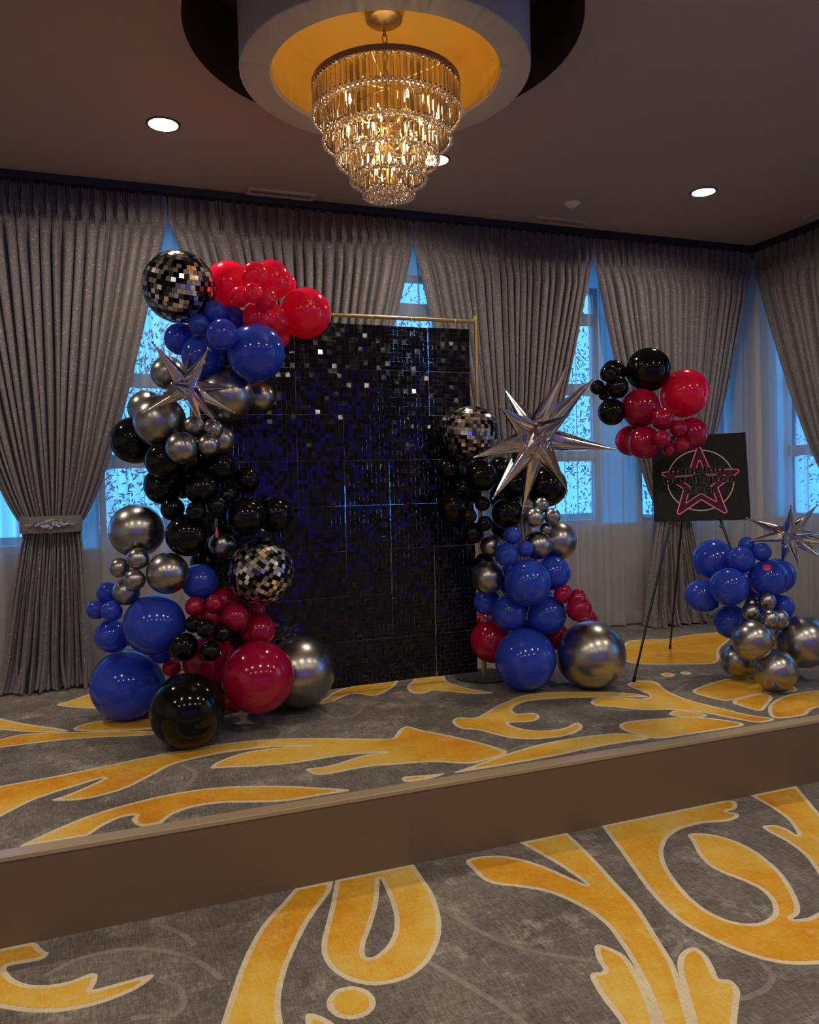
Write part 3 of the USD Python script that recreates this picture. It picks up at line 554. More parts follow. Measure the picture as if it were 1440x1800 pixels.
def lay(shapes, z, parent, clip, extra):
    solid = [region(f, p, z) for f, p in shapes]+extra
    for s in list(solid):
        pass
    full = unary_union([s for s in solid]).intersection(clip)
    pale, gold = [], []
    for si_, s in enumerate(solid):
        s = s.intersection(clip)
        if s.is_empty: continue
        inner = s.buffer(-.026).buffer(.005)
        pale.append(s.difference(inner) if not inner.is_empty else s); gold.append(inner)
        for nm, g, m, h in (('motif_border', s, 'carpet_pale', .0016), ('motif_fill', inner, 'carpet_gold', .0028)):
            if not g.is_empty and g.area > 2e-4: obj(nm, flat(g.simplify(.0012), z-.004, z+h+si_*5e-5), m, parent)
def ghost(lines, z, parent, w, clip, avoid):
    for f, p in lines:
        l = LineString(chaikin([at_z(*f(x, y), z)[:2] for x, y in p], 3, False)).buffer(w).intersection(clip).difference(avoid)
        if not l.is_empty: obj('faded_scroll', flat(l.simplify(.002), z-.004, z+.0008), 'carpet_ghost', parent)
cm = thing('carpet_motifs', 'gold scrolls with pale borders woven into the grey hall carpet', kind='structure')
r0 = region(*ring, 0).difference(region(*tear, 0))
low_clip = sbox(XL, YN, XR, STAGE_Y-.001); high_clip = sbox(XL, STAGE_Y+.068, XR, YB)
from shapely import affinity
shapes_low = [region(f, p, 0) for f, p in LOW]+[r0]
more = []
for s in shapes_low[1:]:
    more += [affinity.translate(affinity.scale(s, -1, 1, origin=(0, 0)), -1.15, .05), affinity.translate(affinity.scale(s, -1, 1, origin=(0, 0)), 6.2, -.1)]
seen = unary_union(shapes_low).buffer(.06); view = Polygon([(-1.0, 3.15), (-.62, 2.2), (2.2, 1.4), (4.4, 3.15)])
more = [m for m in more if not m.intersects(view) and not m.intersects(seen)]
lay(LOW, 0, cm, low_clip, [r0]+more)
avoid = unary_union(shapes_low+more)
ghost([(P1, [(160,1110),(250,1060),(360,1025),(500,1012),(620,1030),(720,1070),(775,1120)]), (P1, [(560,1128),(630,1145),(652,1200),(625,1250),(560,1250),(470,1260)]), (P1, [(550,930),(640,960),(680,1000)]),
       (P2, [(120,1000),(250,1080),(400,1140),(640,1180)]), (P2, [(60,1180),(200,1260),(330,1340),(430,1420)]), (P2, [(1240,1190),(1285,1230),(1250,1285),(1170,1312)]), (P2, [(930,1070),(960,1110),(930,1160)])], 0, cm, .011, low_clip, avoid)
sm = thing('stage_motifs', 'gold scrolls with pale borders woven into the grey stage carpet', kind='structure')
lay(HIGH, ZS, sm, high_clip, [])
ghost([(P3, [(470,520),(640,420),(700,360),(640,330)]), (P3, [(1100,130),(1180,170),(1250,160),(1290,110)]), (P4, [(640,250),(760,330),(900,300),(1000,230)]), (P4, [(420,450),(480,430),(560,470)]), (P3, [(30,330),(150,320),(280,300)])], ZS, sm, .012, high_clip,
      unary_union([region(f, p, ZS) for f, p in HIGH]))

# ------------------------------------------------------------------ curtains
def drape(c0, h_top, tie_c, tie_h, tie_z, bot_c, bot_h, pleats, seed, place):
    """A pinch-pleated curtain gathered at a tie: c = centre along the wall, h = half width. place(s, n, z): s along the wall, n out into the room."""
    rg = np.random.default_rng(seed)
    zt, zp, zb = 3.722, 3.565, ZS+.006
    zs = np.concatenate([np.linspace(zt, zp+.03, 7), np.linspace(zp+.015, zp-.05, 6), np.linspace(zp-.09, tie_z+.06, 26), np.linspace(tie_z+.04, tie_z-.10, 7), np.linspace(tie_z-.15, .62, 14), np.linspace(.56, zb, 16)])
    K = 22; nu = pleats*K+1; ui = np.linspace(0, pleats, nu)
    edges = np.linspace(0, 1, pleats+1); edges[1:-1] += rg.normal(0, .14/pleats, pleats-1)
    k = np.minimum(ui.astype(int), pleats-1); fr = ui-k
    u0 = edges[k]+(edges[k+1]-edges[k])*fr
    mid = edges[k]+(edges[k+1]-edges[k])*.5
    amp = rg.uniform(.75, 1.25, pleats); sh = rg.uniform(2.2, 4.6, pleats)
    wob = rg.normal(0, 1, (6, pleats))
    lobe = np.clip(1-np.abs(2*fr-1)**sh[k], 0, 1)
    tri = np.exp(-((fr-.5)/.055)**2)+np.exp(-((fr-.31)/.055)**2)+np.exp(-((fr-.69)/.055)**2)
    nc = int(round(pleats/2.3)); ec = np.linspace(0, 1, nc+1); ec[1:-1] += rg.normal(0, .2/nc, nc-1)
    kc = np.clip(np.searchsorted(ec, u0, 'right')-1, 0, nc-1); fc = (u0-ec[kc])/(ec[kc+1]-ec[kc]); coarse = np.clip(1-np.abs(2*fc-1)**2.4, 0, 1)*rg.uniform(.6, 1.3, nc)[kc]
    P = np.zeros((len(zs), nu, 3))
    for i, z in enumerate(zs):
        if z >= tie_z:
            s = np.clip((z-tie_z)/(3.55-tie_z), 0, 1); hw = tie_h+(h_top-tie_h)*s**.74; c = tie_c+(c0-tie_c)*s
        else:
            s = np.clip((tie_z-.1-z)/(tie_z-.1-zb), 0, 1); hw = tie_h+(bot_h-tie_h)*(s**.8); c = tie_c+(bot_c-tie_c)*s
        u = u0.copy(); ctr = abs(z-zp)
        if z > zp-.12:                       # pinched heading: three ridges squeezed together at the pinch
            q = np.exp(-(ctr/.05)**2); u = mid+(u0-mid)*np.where(np.abs(fr-.5) < .36, 1-.62*q, 1-.62*q*np.clip((.5-np.abs(fr-.5))/.14, 0, 1))
            head = .05*tri*np.clip((z-zp+.10)/.06, .0, 1)
        else: head = 0
        below = np.clip((zp-.01-z)/.22, 0, 1)
        d = np.where(z > tie_z, .068, .06)
        drift = sum(wob[m][k]*math.sin(z*(1.3+.6*m)+m) for m in range(3))*.0035
        out = head*(1-below)+d*lobe*amp[k]*below*(.55+.45*min(1, abs(z-tie_z)/.5))
        s2 = np.clip((tie_z-.2-z)/.55, 0, 1); out = out*(1-.72*s2)+.085*coarse*s2
        if z < .62:
            w = np.clip((.62-z)/.29, 0, 1)
            out = out+w**2*(.035+.05*np.abs(wob[3][k])*np.sin(math.pi*np.clip(fr, 0, 1)))
            drift = drift+w**2*.02*wob[4][k]
            zz = z+w**3*.012*np.abs(wob[5][k])
        else: zz = z
        s_ = c+(u-.5)*2*hw+drift*below
        e = np.clip(np.minimum(u0, 1-u0)*12, 0, 1)
        P[i] = np.array([place(a, b, h) for a, b, h in zip(s_, out*(.3+.7*e), np.broadcast_to(zz, s_.shape))])
    m = grid(P)
    return m
back = lambda s, n, z: (s, 5.846-n, z)
side = lambda s, n, z: (5.662-n, s, z)
def tieback(c, hw, z, place_frame, label, rotz):
    t = thing('curtain_tieback', label, 'tieback', (*place_frame, z), rotz)
    a = np.linspace(0, 2*math.pi, 73); ex = 2/3.2
    x = np.sign(np.cos(a))*np.abs(np.cos(a))**ex*(hw+.012); y = np.sign(np.sin(a))*np.abs(np.sin(a))**ex*.062
    rows = [np.c_[x*k, y*k, np.full(73, zz)] for zz, k in ((-.056, 1.0), (-.052, 1.012), (0, 1.02), (.052, 1.012), (.056, 1.0))]
    obj('band', grid(np.array(rows)), 'band_cloth', t, smooth=True)
    rg = np.random.default_rng(3); st = []; fac = trimesh.creation.icosphere(1, 1.0)
    for i in range(95):
        q = rg.uniform(-1, 1, 2)
        if abs(q[0])**.8+abs(q[1]) > 1: continue
        g = fac.copy(); g.apply_scale(rg.uniform(.006, .0105)); g.apply_translation([q[0]*.12, -.066-rg.uniform(0, .006), q[1]*.036]); st.append(g)
    br = obj('brooch', [lathe([(.001, -.003), (.034, -.003), (.034, .003), (.001, .003)], 24).apply_transform(trimesh.transformations.rotation_matrix(math.pi/2, [1, 0, 0])).apply_transform(np.diag([3.2, 1, .8, 1])).apply_translation([0, -.062, 0])], 'violet_steel', t, label='crystal brooch')
    obj('rhinestones', st, 'rhinestone', br, kind='stuff')
    for sx in (-1, 1):
        obj('brooch_tip', tube([(sx*.11, -.066, 0), (sx*.14, -.066, -.004), (sx*.155, -.064, .004)], [.005, .004, .001], 6), 'rhinestone', br)
specs = [(-.42, .825, -.42, .18, 1.45, -.49, .29, 22, 1, 'grey glittery curtain at left, gathered by a brooch tieback'),
         (1.337, .923, 1.337, .18, 1.45, 1.337, .30, 23, 2, 'grey glittery curtain behind the tall garland and the sequin wall'),
         (3.09, .824, 3.06, .18, 1.45, 3.06, .30, 23, 3, 'grey glittery curtain right of the sequin wall, behind the big starburst'),
         (4.785, .862, 4.72, .18, 1.36, 4.69, .34, 23, 4, 'grey glittery curtain behind the black sign'),
         (-2.2, .9, -2.2, .18, 1.45, -2.2, .30, 22, 7, 'grey glittery curtain beyond the left edge of the photo')]
for i, (c0, ht, tc, th, tz, bc, bh, n, sd_, lab) in enumerate(specs):
    obj('curtain', drape(c0, ht, tc, th, tz, bc, bh, n, sd_, back), 'curtain_cloth', smooth=True, label=lab, cat='curtain')
    tieback(tc, th, tz-.005, (tc, 5.846-.02), ['silver grey tieback with crystal brooch on the left curtain', 'hidden tieback around the curtain behind the sequin wall', 'tieback around the curtain behind the big starburst', 'tieback around the curtain behind the black sign', 'tieback beyond the left edge of the photo'][i], 0)
obj('curtain', drape(4.86, .975, 4.74, .18, 1.42, 4.74, .30, 22, 6, side), 'curtain_cloth', smooth=True, label='grey glittery curtain on the right wall at the photo\'s right edge', cat='curtain')
tieback(4.74, .18, 1.415, (5.662-.02, 4.74), 'tieback on the right wall curtain beyond the photo edge', 90)
obj('curtain', drape(2.9, .95, 2.9, .18, 1.42, 2.9, .30, 22, 8, side), 'curtain_cloth', smooth=True, label='grey glittery curtain further along the right wall, outside the photo', cat='curtain')

def sheer(c, h, seed, place, label):
    rg = np.random.default_rng(seed); nu = 260; s = np.linspace(-h, h, nu)
    ph = rg.uniform(0, 6.28, 5); fq = np.array([41, 57, 23, 88, 33])*rg.uniform(.85, 1.15, 5); am = np.array([.019, .014, .016, .006, .012])
    def sheet(zs):
        return grid(np.array([[place(c+a, float(sum(am[k]*math.sin(fq[k]*a+ph[k]+.25*math.sin(z*1.1+k)) for k in range(5))), z) for a in s] for z in zs]))
    t = thing('sheer_curtain', label, 'sheer curtain', (0, 0, 0))
    obj('sheer', sheet(np.linspace(3.72, .46, 26)), 'sheer_cloth', t, smooth=True)
    obj('hem', sheet(np.linspace(.46, ZS+.02, 4)), 'sheer_hem', t, smooth=True)
bsh = lambda s, n, z: (s, 5.94-n, z)
ssh = lambda s, n, z: (5.785-n, s, z)
for c, h, sd_, lab in ((-2.6, .92, 11, 'white sheer curtain beyond the left edge of the photo'), (-.75, .94, 12, 'white sheer curtain around the left grey curtain'), (1.1, .92, 13, 'white sheer curtain behind the tall garland and the sequin wall'),
                       (2.93, .905, 14, 'white sheer curtain right of the sequin wall, around the third grey curtain'), (4.78, .94, 15, 'white sheer curtain around the grey curtain behind the sign')):
    sheer(c, h, sd_, bsh, lab)
for c, h, sd_, lab in ((5.02, .92, 16, 'white sheer curtain on the right wall next to the corner'), (3.2, .9, 17, 'white sheer curtain further along the right wall, outside the photo')):
    sheer(c, h, sd_, ssh, lab)

# ------------------------------------------------------------------ sequin wall on its gold pipe stand
sw = thing('sequin_backdrop', 'tall black sequin backdrop of square shimmer panels', 'backdrop', (0, 0, 0))
rng = np.random.default_rng(9)
PW, x_r, z_t, y_p = .296, 2.235, 2.665, 4.80
for cx in range(6):
    for cz in range(8):
        x1 = x_r-cx*PW; x0 = x1-PW+.0018; z1 = z_t-cz*.2868; z0 = z1-.2838
        bow = .012*math.sin(cx*1.3+cz*.9); tilt = rng.normal(0, .012)
        gl = []
        n = 10; dx = (x1-x0)/n; dz = (z1-z0)/n; yy = y_p+bow
        for i in range(n+1): gl.append(bx(x0+i*dx-.001, x0+i*dx+.001, yy+.006, yy+.009, z0, z1))
        for i in range(n+1): gl.append(bx(x0, x1, yy+.006, yy+.009, z0+i*dz-.001, z0+i*dz+.001))
        pn = obj('sequin_panel', gl, 'lattice', sw)
        V = []; F = []
        for i in range(n):
            for j in range(n):
                w, h = dx*.497, dz*.497; c = np.array([x0+(i+.5)*dx, yy-.002, z0+(j+.5)*dz])
                a = rng.normal(0, .06)+tilt; b = rng.normal(0, .07)+tilt*.7; r = rng.normal(0, .02)
                if rng.random() < .016: a += rng.normal(0, .25)
                ex = np.array([math.cos(b)*math.cos(r), math.sin(b), math.sin(r)]); ez = np.array([-math.sin(r), math.sin(a), math.cos(a)]); nn = np.cross(ex, ez)
                base = len(V)
                for o in (.0, .0007):
                    V += [c-ex*w-ez*h+nn*o, c+ex*w-ez*h+nn*o, c+ex*w+ez*h+nn*o, c-ex*w+ez*h+nn*o]
                F += [[base, base+1, base+2], [base, base+2, base+3], [base+4, base+6, base+5], [base+4, base+7, base+6]]
                for q in range(4): s_ = (q+1) % 4; F += [[base+q, base+4+q, base+4+s_], [base+q, base+4+s_, base+s_]]
        obj('sequins', trimesh.Trimesh(np.array(V), F, process=False), 'sequin', pn, kind='stuff')
ps = thing('pipe_stand', 'gold pipe stand carrying the black sequin backdrop', 'backdrop stand', (0, 0, 0))
PXR, PXL, PY = 2.293, .437, 4.815
obj('crossbar', rod((PXL, PY, 2.715), (PXR+.02, PY, 2.722), .0125, 12), 'gold_pipe', ps, smooth=40)
for x in (PXR, PXL):
    obj('post', [rod((x, PY, 1.95), (x, PY, 2.76), .0155, 14)], 'gold_pipe', ps, smooth=40)
    obj('lower_post', [rod((x, PY, ZS+.01), (x, PY, 1.95), .0185, 14)], 'gold_pipe', ps, smooth=40)
    obj('coupling', [rod((x, PY, 1.94), (x, PY, 2.04), .0225, 14), rod((x, PY, 2.02), (x+.045, PY-.01, 2.02), .007, 8)], 'gold_pipe', ps, smooth=40)
    obj('foot', flat(Point(x, PY).buffer(.20, 32), ZS+.003, ZS+.010), 'black_metal', ps)
for k, x in enumerate((.62, .95, 1.28, 1.56, 1.83, 2.14)):
    obj('cable_tie', [lathe([(.0135, -.003), (.016, -.003), (.016, .003), (.0135, .003)], 16).apply_transform(trimesh.transformations.rotation_matrix(math.pi/2, [0, 1, 0])).apply_translation([x, PY, 2.717]), bx(x-.0015, x+.0015, PY-.014, PY-.012, 2.665, 2.71)], 'white_plastic', ps)

# ------------------------------------------------------------------ balloons
def balloon_mesh(R, d, nu=40, nv=26):
    """A slightly pear-shaped latex balloon of radius R at the origin, its knot towards d."""
    a, b, c = frame_of(d); t = np.linspace(0, math.pi, nv); pr = []
    for q in t:
        r = math.sin(q); z = math.cos(q)
        if z > 0: z *= 1.05+.04*z; r *= 1-.05*z*z
        pr.append((R*r, R*z))
    pr[0] = (.0005, pr[0][1]); pr[-1] = (.0005, pr[-1][1])
    top = pr[0][1]; k = min(.02, .10*R+.004)
    pr = [(.0005, top+.9*k), (.55*k, top+.85*k), (.6*k, top+.65*k), (.28*k, top+.3*k), (.3*k, top-.01*R)]+[q for q in pr[1:] if q[1] < top-.004*R]
    m = lathe(pr[::-1], nu); m.vertices = m.vertices@np.array([a, b, c]); m.invert() if m.volume < 0 else None
    return m
CORE = {'L': (.45, 4.75), 'M': (2.4, 4.62), 'N': (3.3, 4.3), 'R': (3.82, 3.9)}
MATS = {'red': 'red_latex', 'blue': 'blue_latex', 'black': 'black_latex', 'silver': 'chrome_latex'}
for col, x, y, z, R, g, lab in BALLOONS:
    cx, cy = CORE[g[0]]
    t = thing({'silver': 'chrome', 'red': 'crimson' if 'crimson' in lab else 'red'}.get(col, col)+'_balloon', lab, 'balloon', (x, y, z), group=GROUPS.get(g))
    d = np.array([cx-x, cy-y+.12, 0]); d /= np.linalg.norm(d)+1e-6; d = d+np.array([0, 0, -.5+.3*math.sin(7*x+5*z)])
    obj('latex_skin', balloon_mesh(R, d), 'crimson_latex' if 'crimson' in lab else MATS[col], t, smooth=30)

def orb(x, y, z, R, axis, label, seed):
    a, b, c = frame_of(axis); t = thing('mirrored_orb', label, 'foil balloon', (x, y, z), tilt=np.stack([a, b, c], 1))
    s = trimesh.creation.uv_sphere(R*.985, count=[32, 48]); obj('foil_skin', s, 'foil_dark', t, smooth=True)
    rg = np.random.default_rng(seed); VF = [([], []) for _ in range(4)]; rows = 23
    for i in range(rows):
        la = (i+.5)/rows*math.pi-math.pi/2; n = max(4, int(round(2*rows*math.cos(la)))); off = rg.random()
        for j in range(n):
            V, F = VF[rg.choice(4, p=[.32, .20, .22, .26])]
            lo = (j+off)*2*math.pi/n; dl = math.pi/rows*.47; do = 2*math.pi/n*.47; q = len(V)
            c0 = np.array([math.cos(la)*math.cos(lo), math.cos(la)*math.sin(lo), math.sin(la)]); tl_ = rg.normal(0, .055, 3)
            for p_, o_ in ((-1, -1), (-1, 1), (1, 1), (1, -1)):
                A = la+p_*dl; B = lo+o_*do
                w_ = R*np.array([math.cos(A)*math.cos(B), math.cos(A)*math.sin(B), math.sin(A)]); V.append(w_+c0*((w_-R*c0)@tl_+.0012))
            F += [[q, q+1, q+2], [q, q+2, q+3]]
    for (V, F), m_ in zip(VF, ('tile_black', 'tile_dark', 'tile_grey', 'tile_bright')): obj('mirror_tiles', trimesh.Trimesh(np.array(V), F, process=False), m_, t, kind='stuff')
    obj('seam_valve', lathe([(.001, R*.98), (.014, R*.985), (.016, R*1.004), (.004, R*1.012), (.001, R*1.012)], 16), 'foil', t, smooth=30)
orb(0.358, 4.467, 2.746, 0.192, (.1, -.35, .93), 'silver and black mirror-tiled foil orb at the very top of the tall garland', 21)
orb(0.728, 4.335, 1.18, 0.18, (.5, -.35, .8), 'mirror-tiled foil orb low on the tall garland, before the sequin wall', 22)
orb(2.122, 4.562, 1.954, 0.178, (0, -.2, .97), 'mirror-tiled foil orb on the middle garland, left of the big starburst', 23)

def spike_mesh(d, L, w, seed):
    """One inflated point: pinched root, wide shoulder, long taper, with the creases of its seams."""
    a, b, c = frame_of(d, (.3, .1, .95)); n = 20; ang = np.arange(n)*2*math.pi/n
    ts = np.array([0, .06, .14, .22, .32, .45, .6, .75, .88, .96, 1.0]); rs = np.array([.55, .8, .97, 1.0, .92, .74, .53, .34, .18, .10, .05])*w
    star = 1+.10*np.cos(4*ang+seed)+.05*np.cos(8*ang)
    pts = [c*L*t+r*(np.cos(ang)*(star if t < .9 else 1))[:, None]*a+r*(np.sin(ang)*(star if t < .9 else 1))[:, None]*b for t, r in zip(ts, rs)]
    v = np.vstack(pts+[[c*0], [c*(L+.006)]]); f = []; m = len(ts)
    for i in range(m-1):
        for j in range(n):
            k = (j+1) % n; f += [[i*n+j, i*n+k, (i+1)*n+k], [i*n+j, (i+1)*n+k, (i+1)*n+j]]
    for j in range(n):
        k = (j+1) % n; f += [[m*n, k, j], [m*n+1, (m-1)*n+j, (m-1)*n+k]]
    mm = trimesh.Trimesh(v, f, process=False)
    tip = trimesh.creation.icosphere(1, .0075); tip.apply_translation(c*(L+.004)); return trimesh.util.concatenate([mm, tip])
def starburst(px, py, y, tips, L, w, label):
    """tips: pixel of each point with 1 or -1 for pointing to or away from the viewer; all points are equally long."""
    o = at_y(px, py, y); t = thing('foil_starburst', label, 'foil balloon', o)
    dist = (o-[0, 0, EYE])@FW; ring = []
    for i, (tx, ty, s) in enumerate(tips):
        lat = ((tx-px)*RT-(ty-py)*UP)*dist/FOCAL; l2 = lat@lat; dep = math.sqrt(max(0, L*L-l2)); d = lat-s*dep*FW
        LL = math.sqrt(l2+dep*dep); d /= np.linalg.norm(d); ring.append(d)
        obj('spike', spike_mesh(d, LL, w, i), 'foil', t, smooth=35)
    hub = trimesh.creation.icosphere(3, w*1.15); obj('hub', hub, 'foil', t, smooth=True)
starburst(328, 681, 4.11, [(286.4, 614.2, 1), (317.1, 610.9, -1), (380.1, 625.6, 1), (378.5, 651.7, 1), (392.2, 670.7, -1), (272.4, 731.7, 1), (266.8, 679.5, -1), (368, 750.3, 1), (386.6, 743.7, 1), (400.7, 718.6, -1), (330, 690, 1)], .27, .036,
          'silver foil starburst balloon on the tall left garland')
starburst(941, 768, 4.02, [(982.8, 655.8, 1), (899.7, 671.7, -1), (1025, 679.6, 1), (866.7, 731, 1), (828.4, 808.9, 1), (862.7, 876.2, 1), (924.7, 900, -1), (977.5, 864.3, 1), (1006.6, 841.9, -1), (1065.2, 794.4, 1), (972, 746, 1), (906, 800, 1)], .46, .060,
          'big silver foil starburst balloon on the middle garland')
starburst(1387, 940, 3.74, [(1360.9, 891, 1), (1340.8, 911.7, -1), (1403.4, 889.4, 1), (1468, 937, -1), (1326, 955, -1), (1348, 958, 1), (1375, 993.3, 1), (1402.2, 995.7, -1), (1425.4, 984, 1), (1444, 957, 1), (1395, 935, 1)], .29, .033,
          'silver foil starburst balloon at the photo\'s right edge')

# little things among the balloons
pk = at_y(381, 938, 4.31); pt = thing('pink_tag', 'tiny pink tag hanging on a clear loop among black balloons', 'tag', pk)
obj('tag_body', lathe([(.001, -.022), (.008, -.020), (.009, 0), (.007, .014), (.003, .020), (.001, .021)], 14), 'pink_plastic', pt, smooth=40)
obj('loop', tube([(-.001, 0, .019), (-.004, 0, .045), (-.003, 0, .07), (0, .002, .08), (.003, 0, .07), (.003, 0, .045), (.001, 0, .019)], .0013, 6), 'clear_string', pt, smooth=40)
rb = next(b for b in BALLOONS if 'with a pink dot' in b[6] and b[6].startswith('large')); c5 = np.array(rb[1:4])
dv = at_y(1347, 990, c5[1]-.08)-c5; dv /= np.linalg.norm(dv); a, b_, c_ = frame_of(dv)
obj('pink_dot', lathe([(.001, .002), (.018, .001), (.024, -.003)], 20), 'pink_plastic', thing('pink_sticker', 'small pink dot stuck on top of a blue balloon, right garland', 'sticker', c5+dv*(rb[4]+.002), tilt=np.stack([a, b_, c_], 1)), smooth=True)

# ------------------------------------------------------------------ easel and sign
LF, RF, BF, AP = np.array([3.084, 4.245, ZS]), np.array([3.79, 3.72, ZS]), np.array([3.942, 4.961, ZS]), np.array([3.651, 4.35, 1.916])
ea = thing('easel', 'thin black folding easel holding the square black sign', 'easel', (0, 0, 0))
for f_ in (LF, RF, BF):
    obj('leg', tube([f_+(0, 0, .004), f_+(AP-f_)*.45, AP], [.0075, .008, .009], 10), 'black_metal', ea, smooth=40)
    obj('rubber_foot', rod(f_+(0, 0, .0), f_+(AP-f_)*.02, .0105, 10), 'board_black', ea, smooth=40)
obj('apex_joint', rod(AP-(0, 0, .04), AP+(0, 0, .02), .018, 12), 'black_metal', ea, smooth=40)
NB = np.array([-.58, -.773, .259]); NB /= np.linalg.norm(NB)
bl, br_, tl = np.array([3.353, 4.359, 1.353]), np.array([3.834, 4.0, 1.36]), np.array([3.434, 4.49, 1.927])
ex = br_-bl; ex /= np.linalg.norm(ex); ez = tl-bl; ez -= (ez@ex)*ex; ez /= np.linalg.norm(ez); en = np.cross(ex, ez)     # en faces the viewer
if en@NB < 0: en = -en
for f_, px in ((LF, .3), (RF, .3)):
    k = (1.34-ZS)/(AP[2]-ZS); q = f_+(AP-f_)*k
    obj('support_pin', [rod(q, q+en*.05, .006, 8), rod(q+en*.045, q+en*.045+ez*.02, .005, 8)], 'black_metal', ea, smooth=40)
    obj('clamp_knob', [rod(q-ez*.02-en*.012, q-ez*.02+en*.014, .014, 10)], 'black_metal', ea, smooth=40)
sg = thing('event_sign', 'square black sign with pink neon-style star and lettering', 'sign', bl, tilt=np.stack([ex, ez, en], 1))
SW, SH = .597, .590
obj('board', flat(sbox(0, 0, SW, SH), -.006, .002), 'board_black', sg)
ring_ = Point(.302, .275).buffer(.211, 48)
def star(R, r, c=(.302, .253)): return Polygon([(c[0]+q*math.sin(i*math.pi/5), c[1]+q*math.cos(i*math.pi/5)) for i in range(10) for q in [(R if i % 2 == 0 else r)]])
so = star(.276, .112).buffer(-.012).buffer(.012); si = so.buffer(-.036, join_style=2).buffer(-.004).buffer(.004)
obj('ring_print', flat(ring_.difference(ring_.buffer(-.0075)).difference(so.buffer(.004)), .002, .0026), 'print_cream', sg)
obj('star_band', flat(so.difference(si), .002, .0025), 'print_wine', sg)
obj('star_outline', flat(so.buffer(.0035).difference(so.buffer(-.004)), .002, .0030), 'print_pink', sg)
obj('inner_star_outline', flat(si.buffer(.003).difference(si.buffer(-.0035)), .002, .0030), 'print_pink', sg)
from trimesh.path.polygons import projected
def words(text, u0, u1, base, xh, name):
    shs = []; pen = 0.0
    for ch_ in text:
        m = meshkit.text_mesh(ch_, .05, .002, bold=True)
        g = unary_union([projected(c, [0, 0, 1]) for c in m.split(only_watertight=False)]); b0 = g.bounds
        shs.append(affinity.translate(g, pen-b0[0], 0)); pen += b0[2]-b0[0]+.0085
    sh = unary_union([g.buffer(.0016) for g in shs]); a0, _, a1, _ = sh.bounds; sx = (u1-u0)/(a1-a0); sy = xh/.0385
    put = lambda g: affinity.translate(affinity.scale(g, sx, sy, origin=(0, 0)), u0-a0*sx, base)
    obj(name+'_edge', flat(put(sh).buffer(.0022), .002, .0034), 'print_gray', sg)
    obj(name, flat(put(sh), .002, .0040), 'print_black', sg)
words('dancing', .108, .452, .320, .0375, 'lettering'); words('barrington', .075, .520, .258, .036, 'lettering'); words('stars', .192, .406, .188, .036, 'lettering')
for t_, vv in (('WITH', .345), ('THE', .331)):
    m = meshkit.text_mesh(t_, .0095, .0006); m.apply_translation([.470, vv, .0031]); obj('small_lettering', m, 'print_gray', sg)

# ------------------------------------------------------------------ chandelier
ch = thing('chandelier', 'large five-tiered crystal chandelier glowing warm in the drum', 'chandelier', (RC[0], RC[1], 0))
obj('canopy', lathe([(.001, 3.835), (.02, 3.836), (.075, 3.846), (.088, 3.856), (.09, 3.886), (.001, 3.889)], 48), 'antique_brass', ch, smooth=40)
for k in range(6):
    zc = 3.60+k*.042; a = np.linspace(0, 2*math.pi, 17)
    p = np.c_[np.cos(a)*.011, np.zeros(17), np.sin(a)*.028]
    if k % 2: p = p[:, [1, 0, 2]]
    obj('chain_link', tube(p+[0, 0, zc], .0035, 6), 'antique_brass', ch, smooth=40)
obj('stem', rod((0, 0, 3.03), (0, 0, 3.585), .008, 12), 'antique_brass', ch, smooth=40)
obj('top_rim', lathe([(.345, 3.525), (.356, 3.525), (.356, 3.552), (.345, 3.552)], 80), 'violet_steel', ch, smooth=30)
for k in range(6):
    a = k*math.pi/3; obj('spoke', rod((0, 0, 3.54), (.347*math.cos(a), .347*math.sin(a), 3.54), .004, 6), 'antique_brass', ch)
TIERS = [(.350, 3.528, 3.405, 72), (.302, 3.425, 3.290, 62), (.240, 3.312, 3.197, 50), (.176, 3.222, 3.105, 36), (.117, 3.130, 3.035, 26)]
def prism(L, w, th):
    h = [(-w, -L+.012), (0, -L), (w, -L+.012), (w, -.008), (0, 0), (-w, -.008)]; n = len(h)
    v = [(x, -th*.35, z) for x, z in h]+[(x*.62, -th, z*.94-.003) for x, z in h]+[(x, th*.35, z) for x, z in h]+[(x*.62, th, z*.94-.003) for x, z in h]
    f = []
    for i in range(n):
        j = (i+1) % n
        f += [[i, j, n+j], [i, n+j, n+i], [2*n+i, 3*n+j, 2*n+j], [2*n+i, 3*n+i, 3*n+j], [i, 2*n+j, j], [i, 2*n+i, 2*n+j]]
    for i in range(1, n-1): f += [[n, n+i, n+i+1], [3*n, 3*n+i+1, 3*n+i]]
    m = trimesh.Trimesh(np.array(v), f, process=False); m.fix_normals(); return m
bead = trimesh.creation.icosphere(1, 1.0)
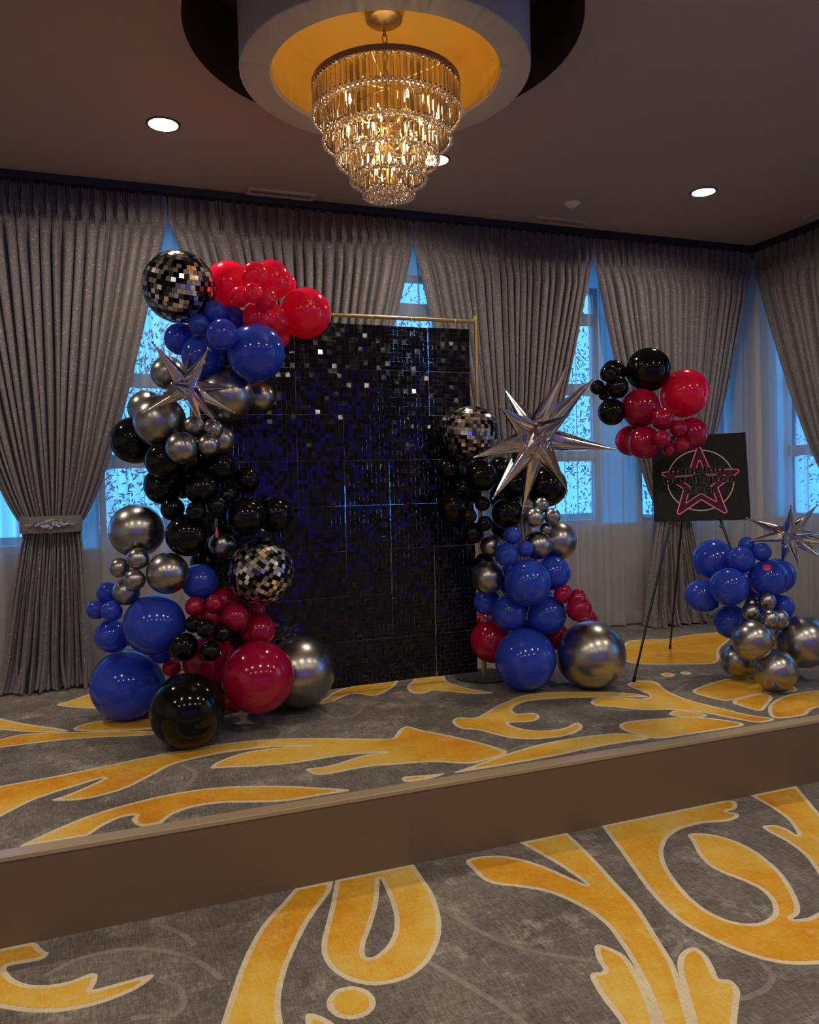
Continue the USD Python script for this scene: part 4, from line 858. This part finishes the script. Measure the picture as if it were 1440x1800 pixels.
for ti, (r, z1, z0, n) in enumerate(TIERS):
    obj('tier_ring', lathe([(r-.006, z1-.003), (r+.005, z1-.003), (r+.005, z1+.006), (r-.006, z1+.006)], 72), 'brass', ch, smooth=30)
    base = prism(z1-z0-.012, min(.0085, math.pi*r/n*.80), .0055)
    for k in range(n):
        a = 2*math.pi*k/n; m = base.copy(); c_, s_ = math.cos(a), math.sin(a)
        v = m.vertices; m.vertices = np.c_[v[:, 0]*(-s_)+(r-v[:, 1])*c_, v[:, 0]*c_+(r-v[:, 1])*s_, v[:, 2]+z1-.008]
        obj('crystal_prism', m, 'crystal', ch)
    bl_ = []
    for k in range(int(n*1.25)):
        a = 2*math.pi*k/int(n*1.25)
        for rr, zz, sc in (((r+.010, z1+.004, .0095), (r+.006, z1-.012, .008), (r+.004, z0-.006, .0095)) if ti else ((r+.002, z1-.006, .006), (r+.004, z0-.006, .0095))):
            g = bead.copy(); g.apply_scale(sc); g.apply_translation([rr*math.cos(a), rr*math.sin(a), zz]); bl_.append(g)
    obj('bead_row', bl_, 'crystal_bead', ch, kind='stuff')
bb = []
for q in range(70):
    r = .105*math.sqrt((q+.5)/70); a = q*2.39996; g = bead.copy(); g.apply_scale(.009); g.apply_translation([r*math.cos(a), r*math.sin(a), 3.030-.006*math.cos(r*12)]); bb.append(g)
obj('bottom_beads', bb, 'crystal_bead', ch, kind='stuff')
for k in range(22):
    r, z = ((.245, 3.40), (.14, 3.30), (.19, 3.33), (.08, 3.17))[k % 4]; a = k*2*math.pi/22+.2
    bulb = obj('bulb', lathe([(.001, z+.026), (.004, z+.018), (.0080, z+.003), (.007, z-.010), (.005, z-.020), (.001, z-.021)], 6, (r*math.cos(a), r*math.sin(a))), 'bulb_glow', ch, smooth=40)
    obj('candle_arm', tube([(r*math.cos(a), r*math.sin(a), z-.021), (r*math.cos(a), r*math.sin(a), z-.06), (.4*r*math.cos(a), .4*r*math.sin(a), z-.075), (0, 0, z-.05)], [.008, .008, .004, .004], 8), 'antique_brass', ch, smooth=40)
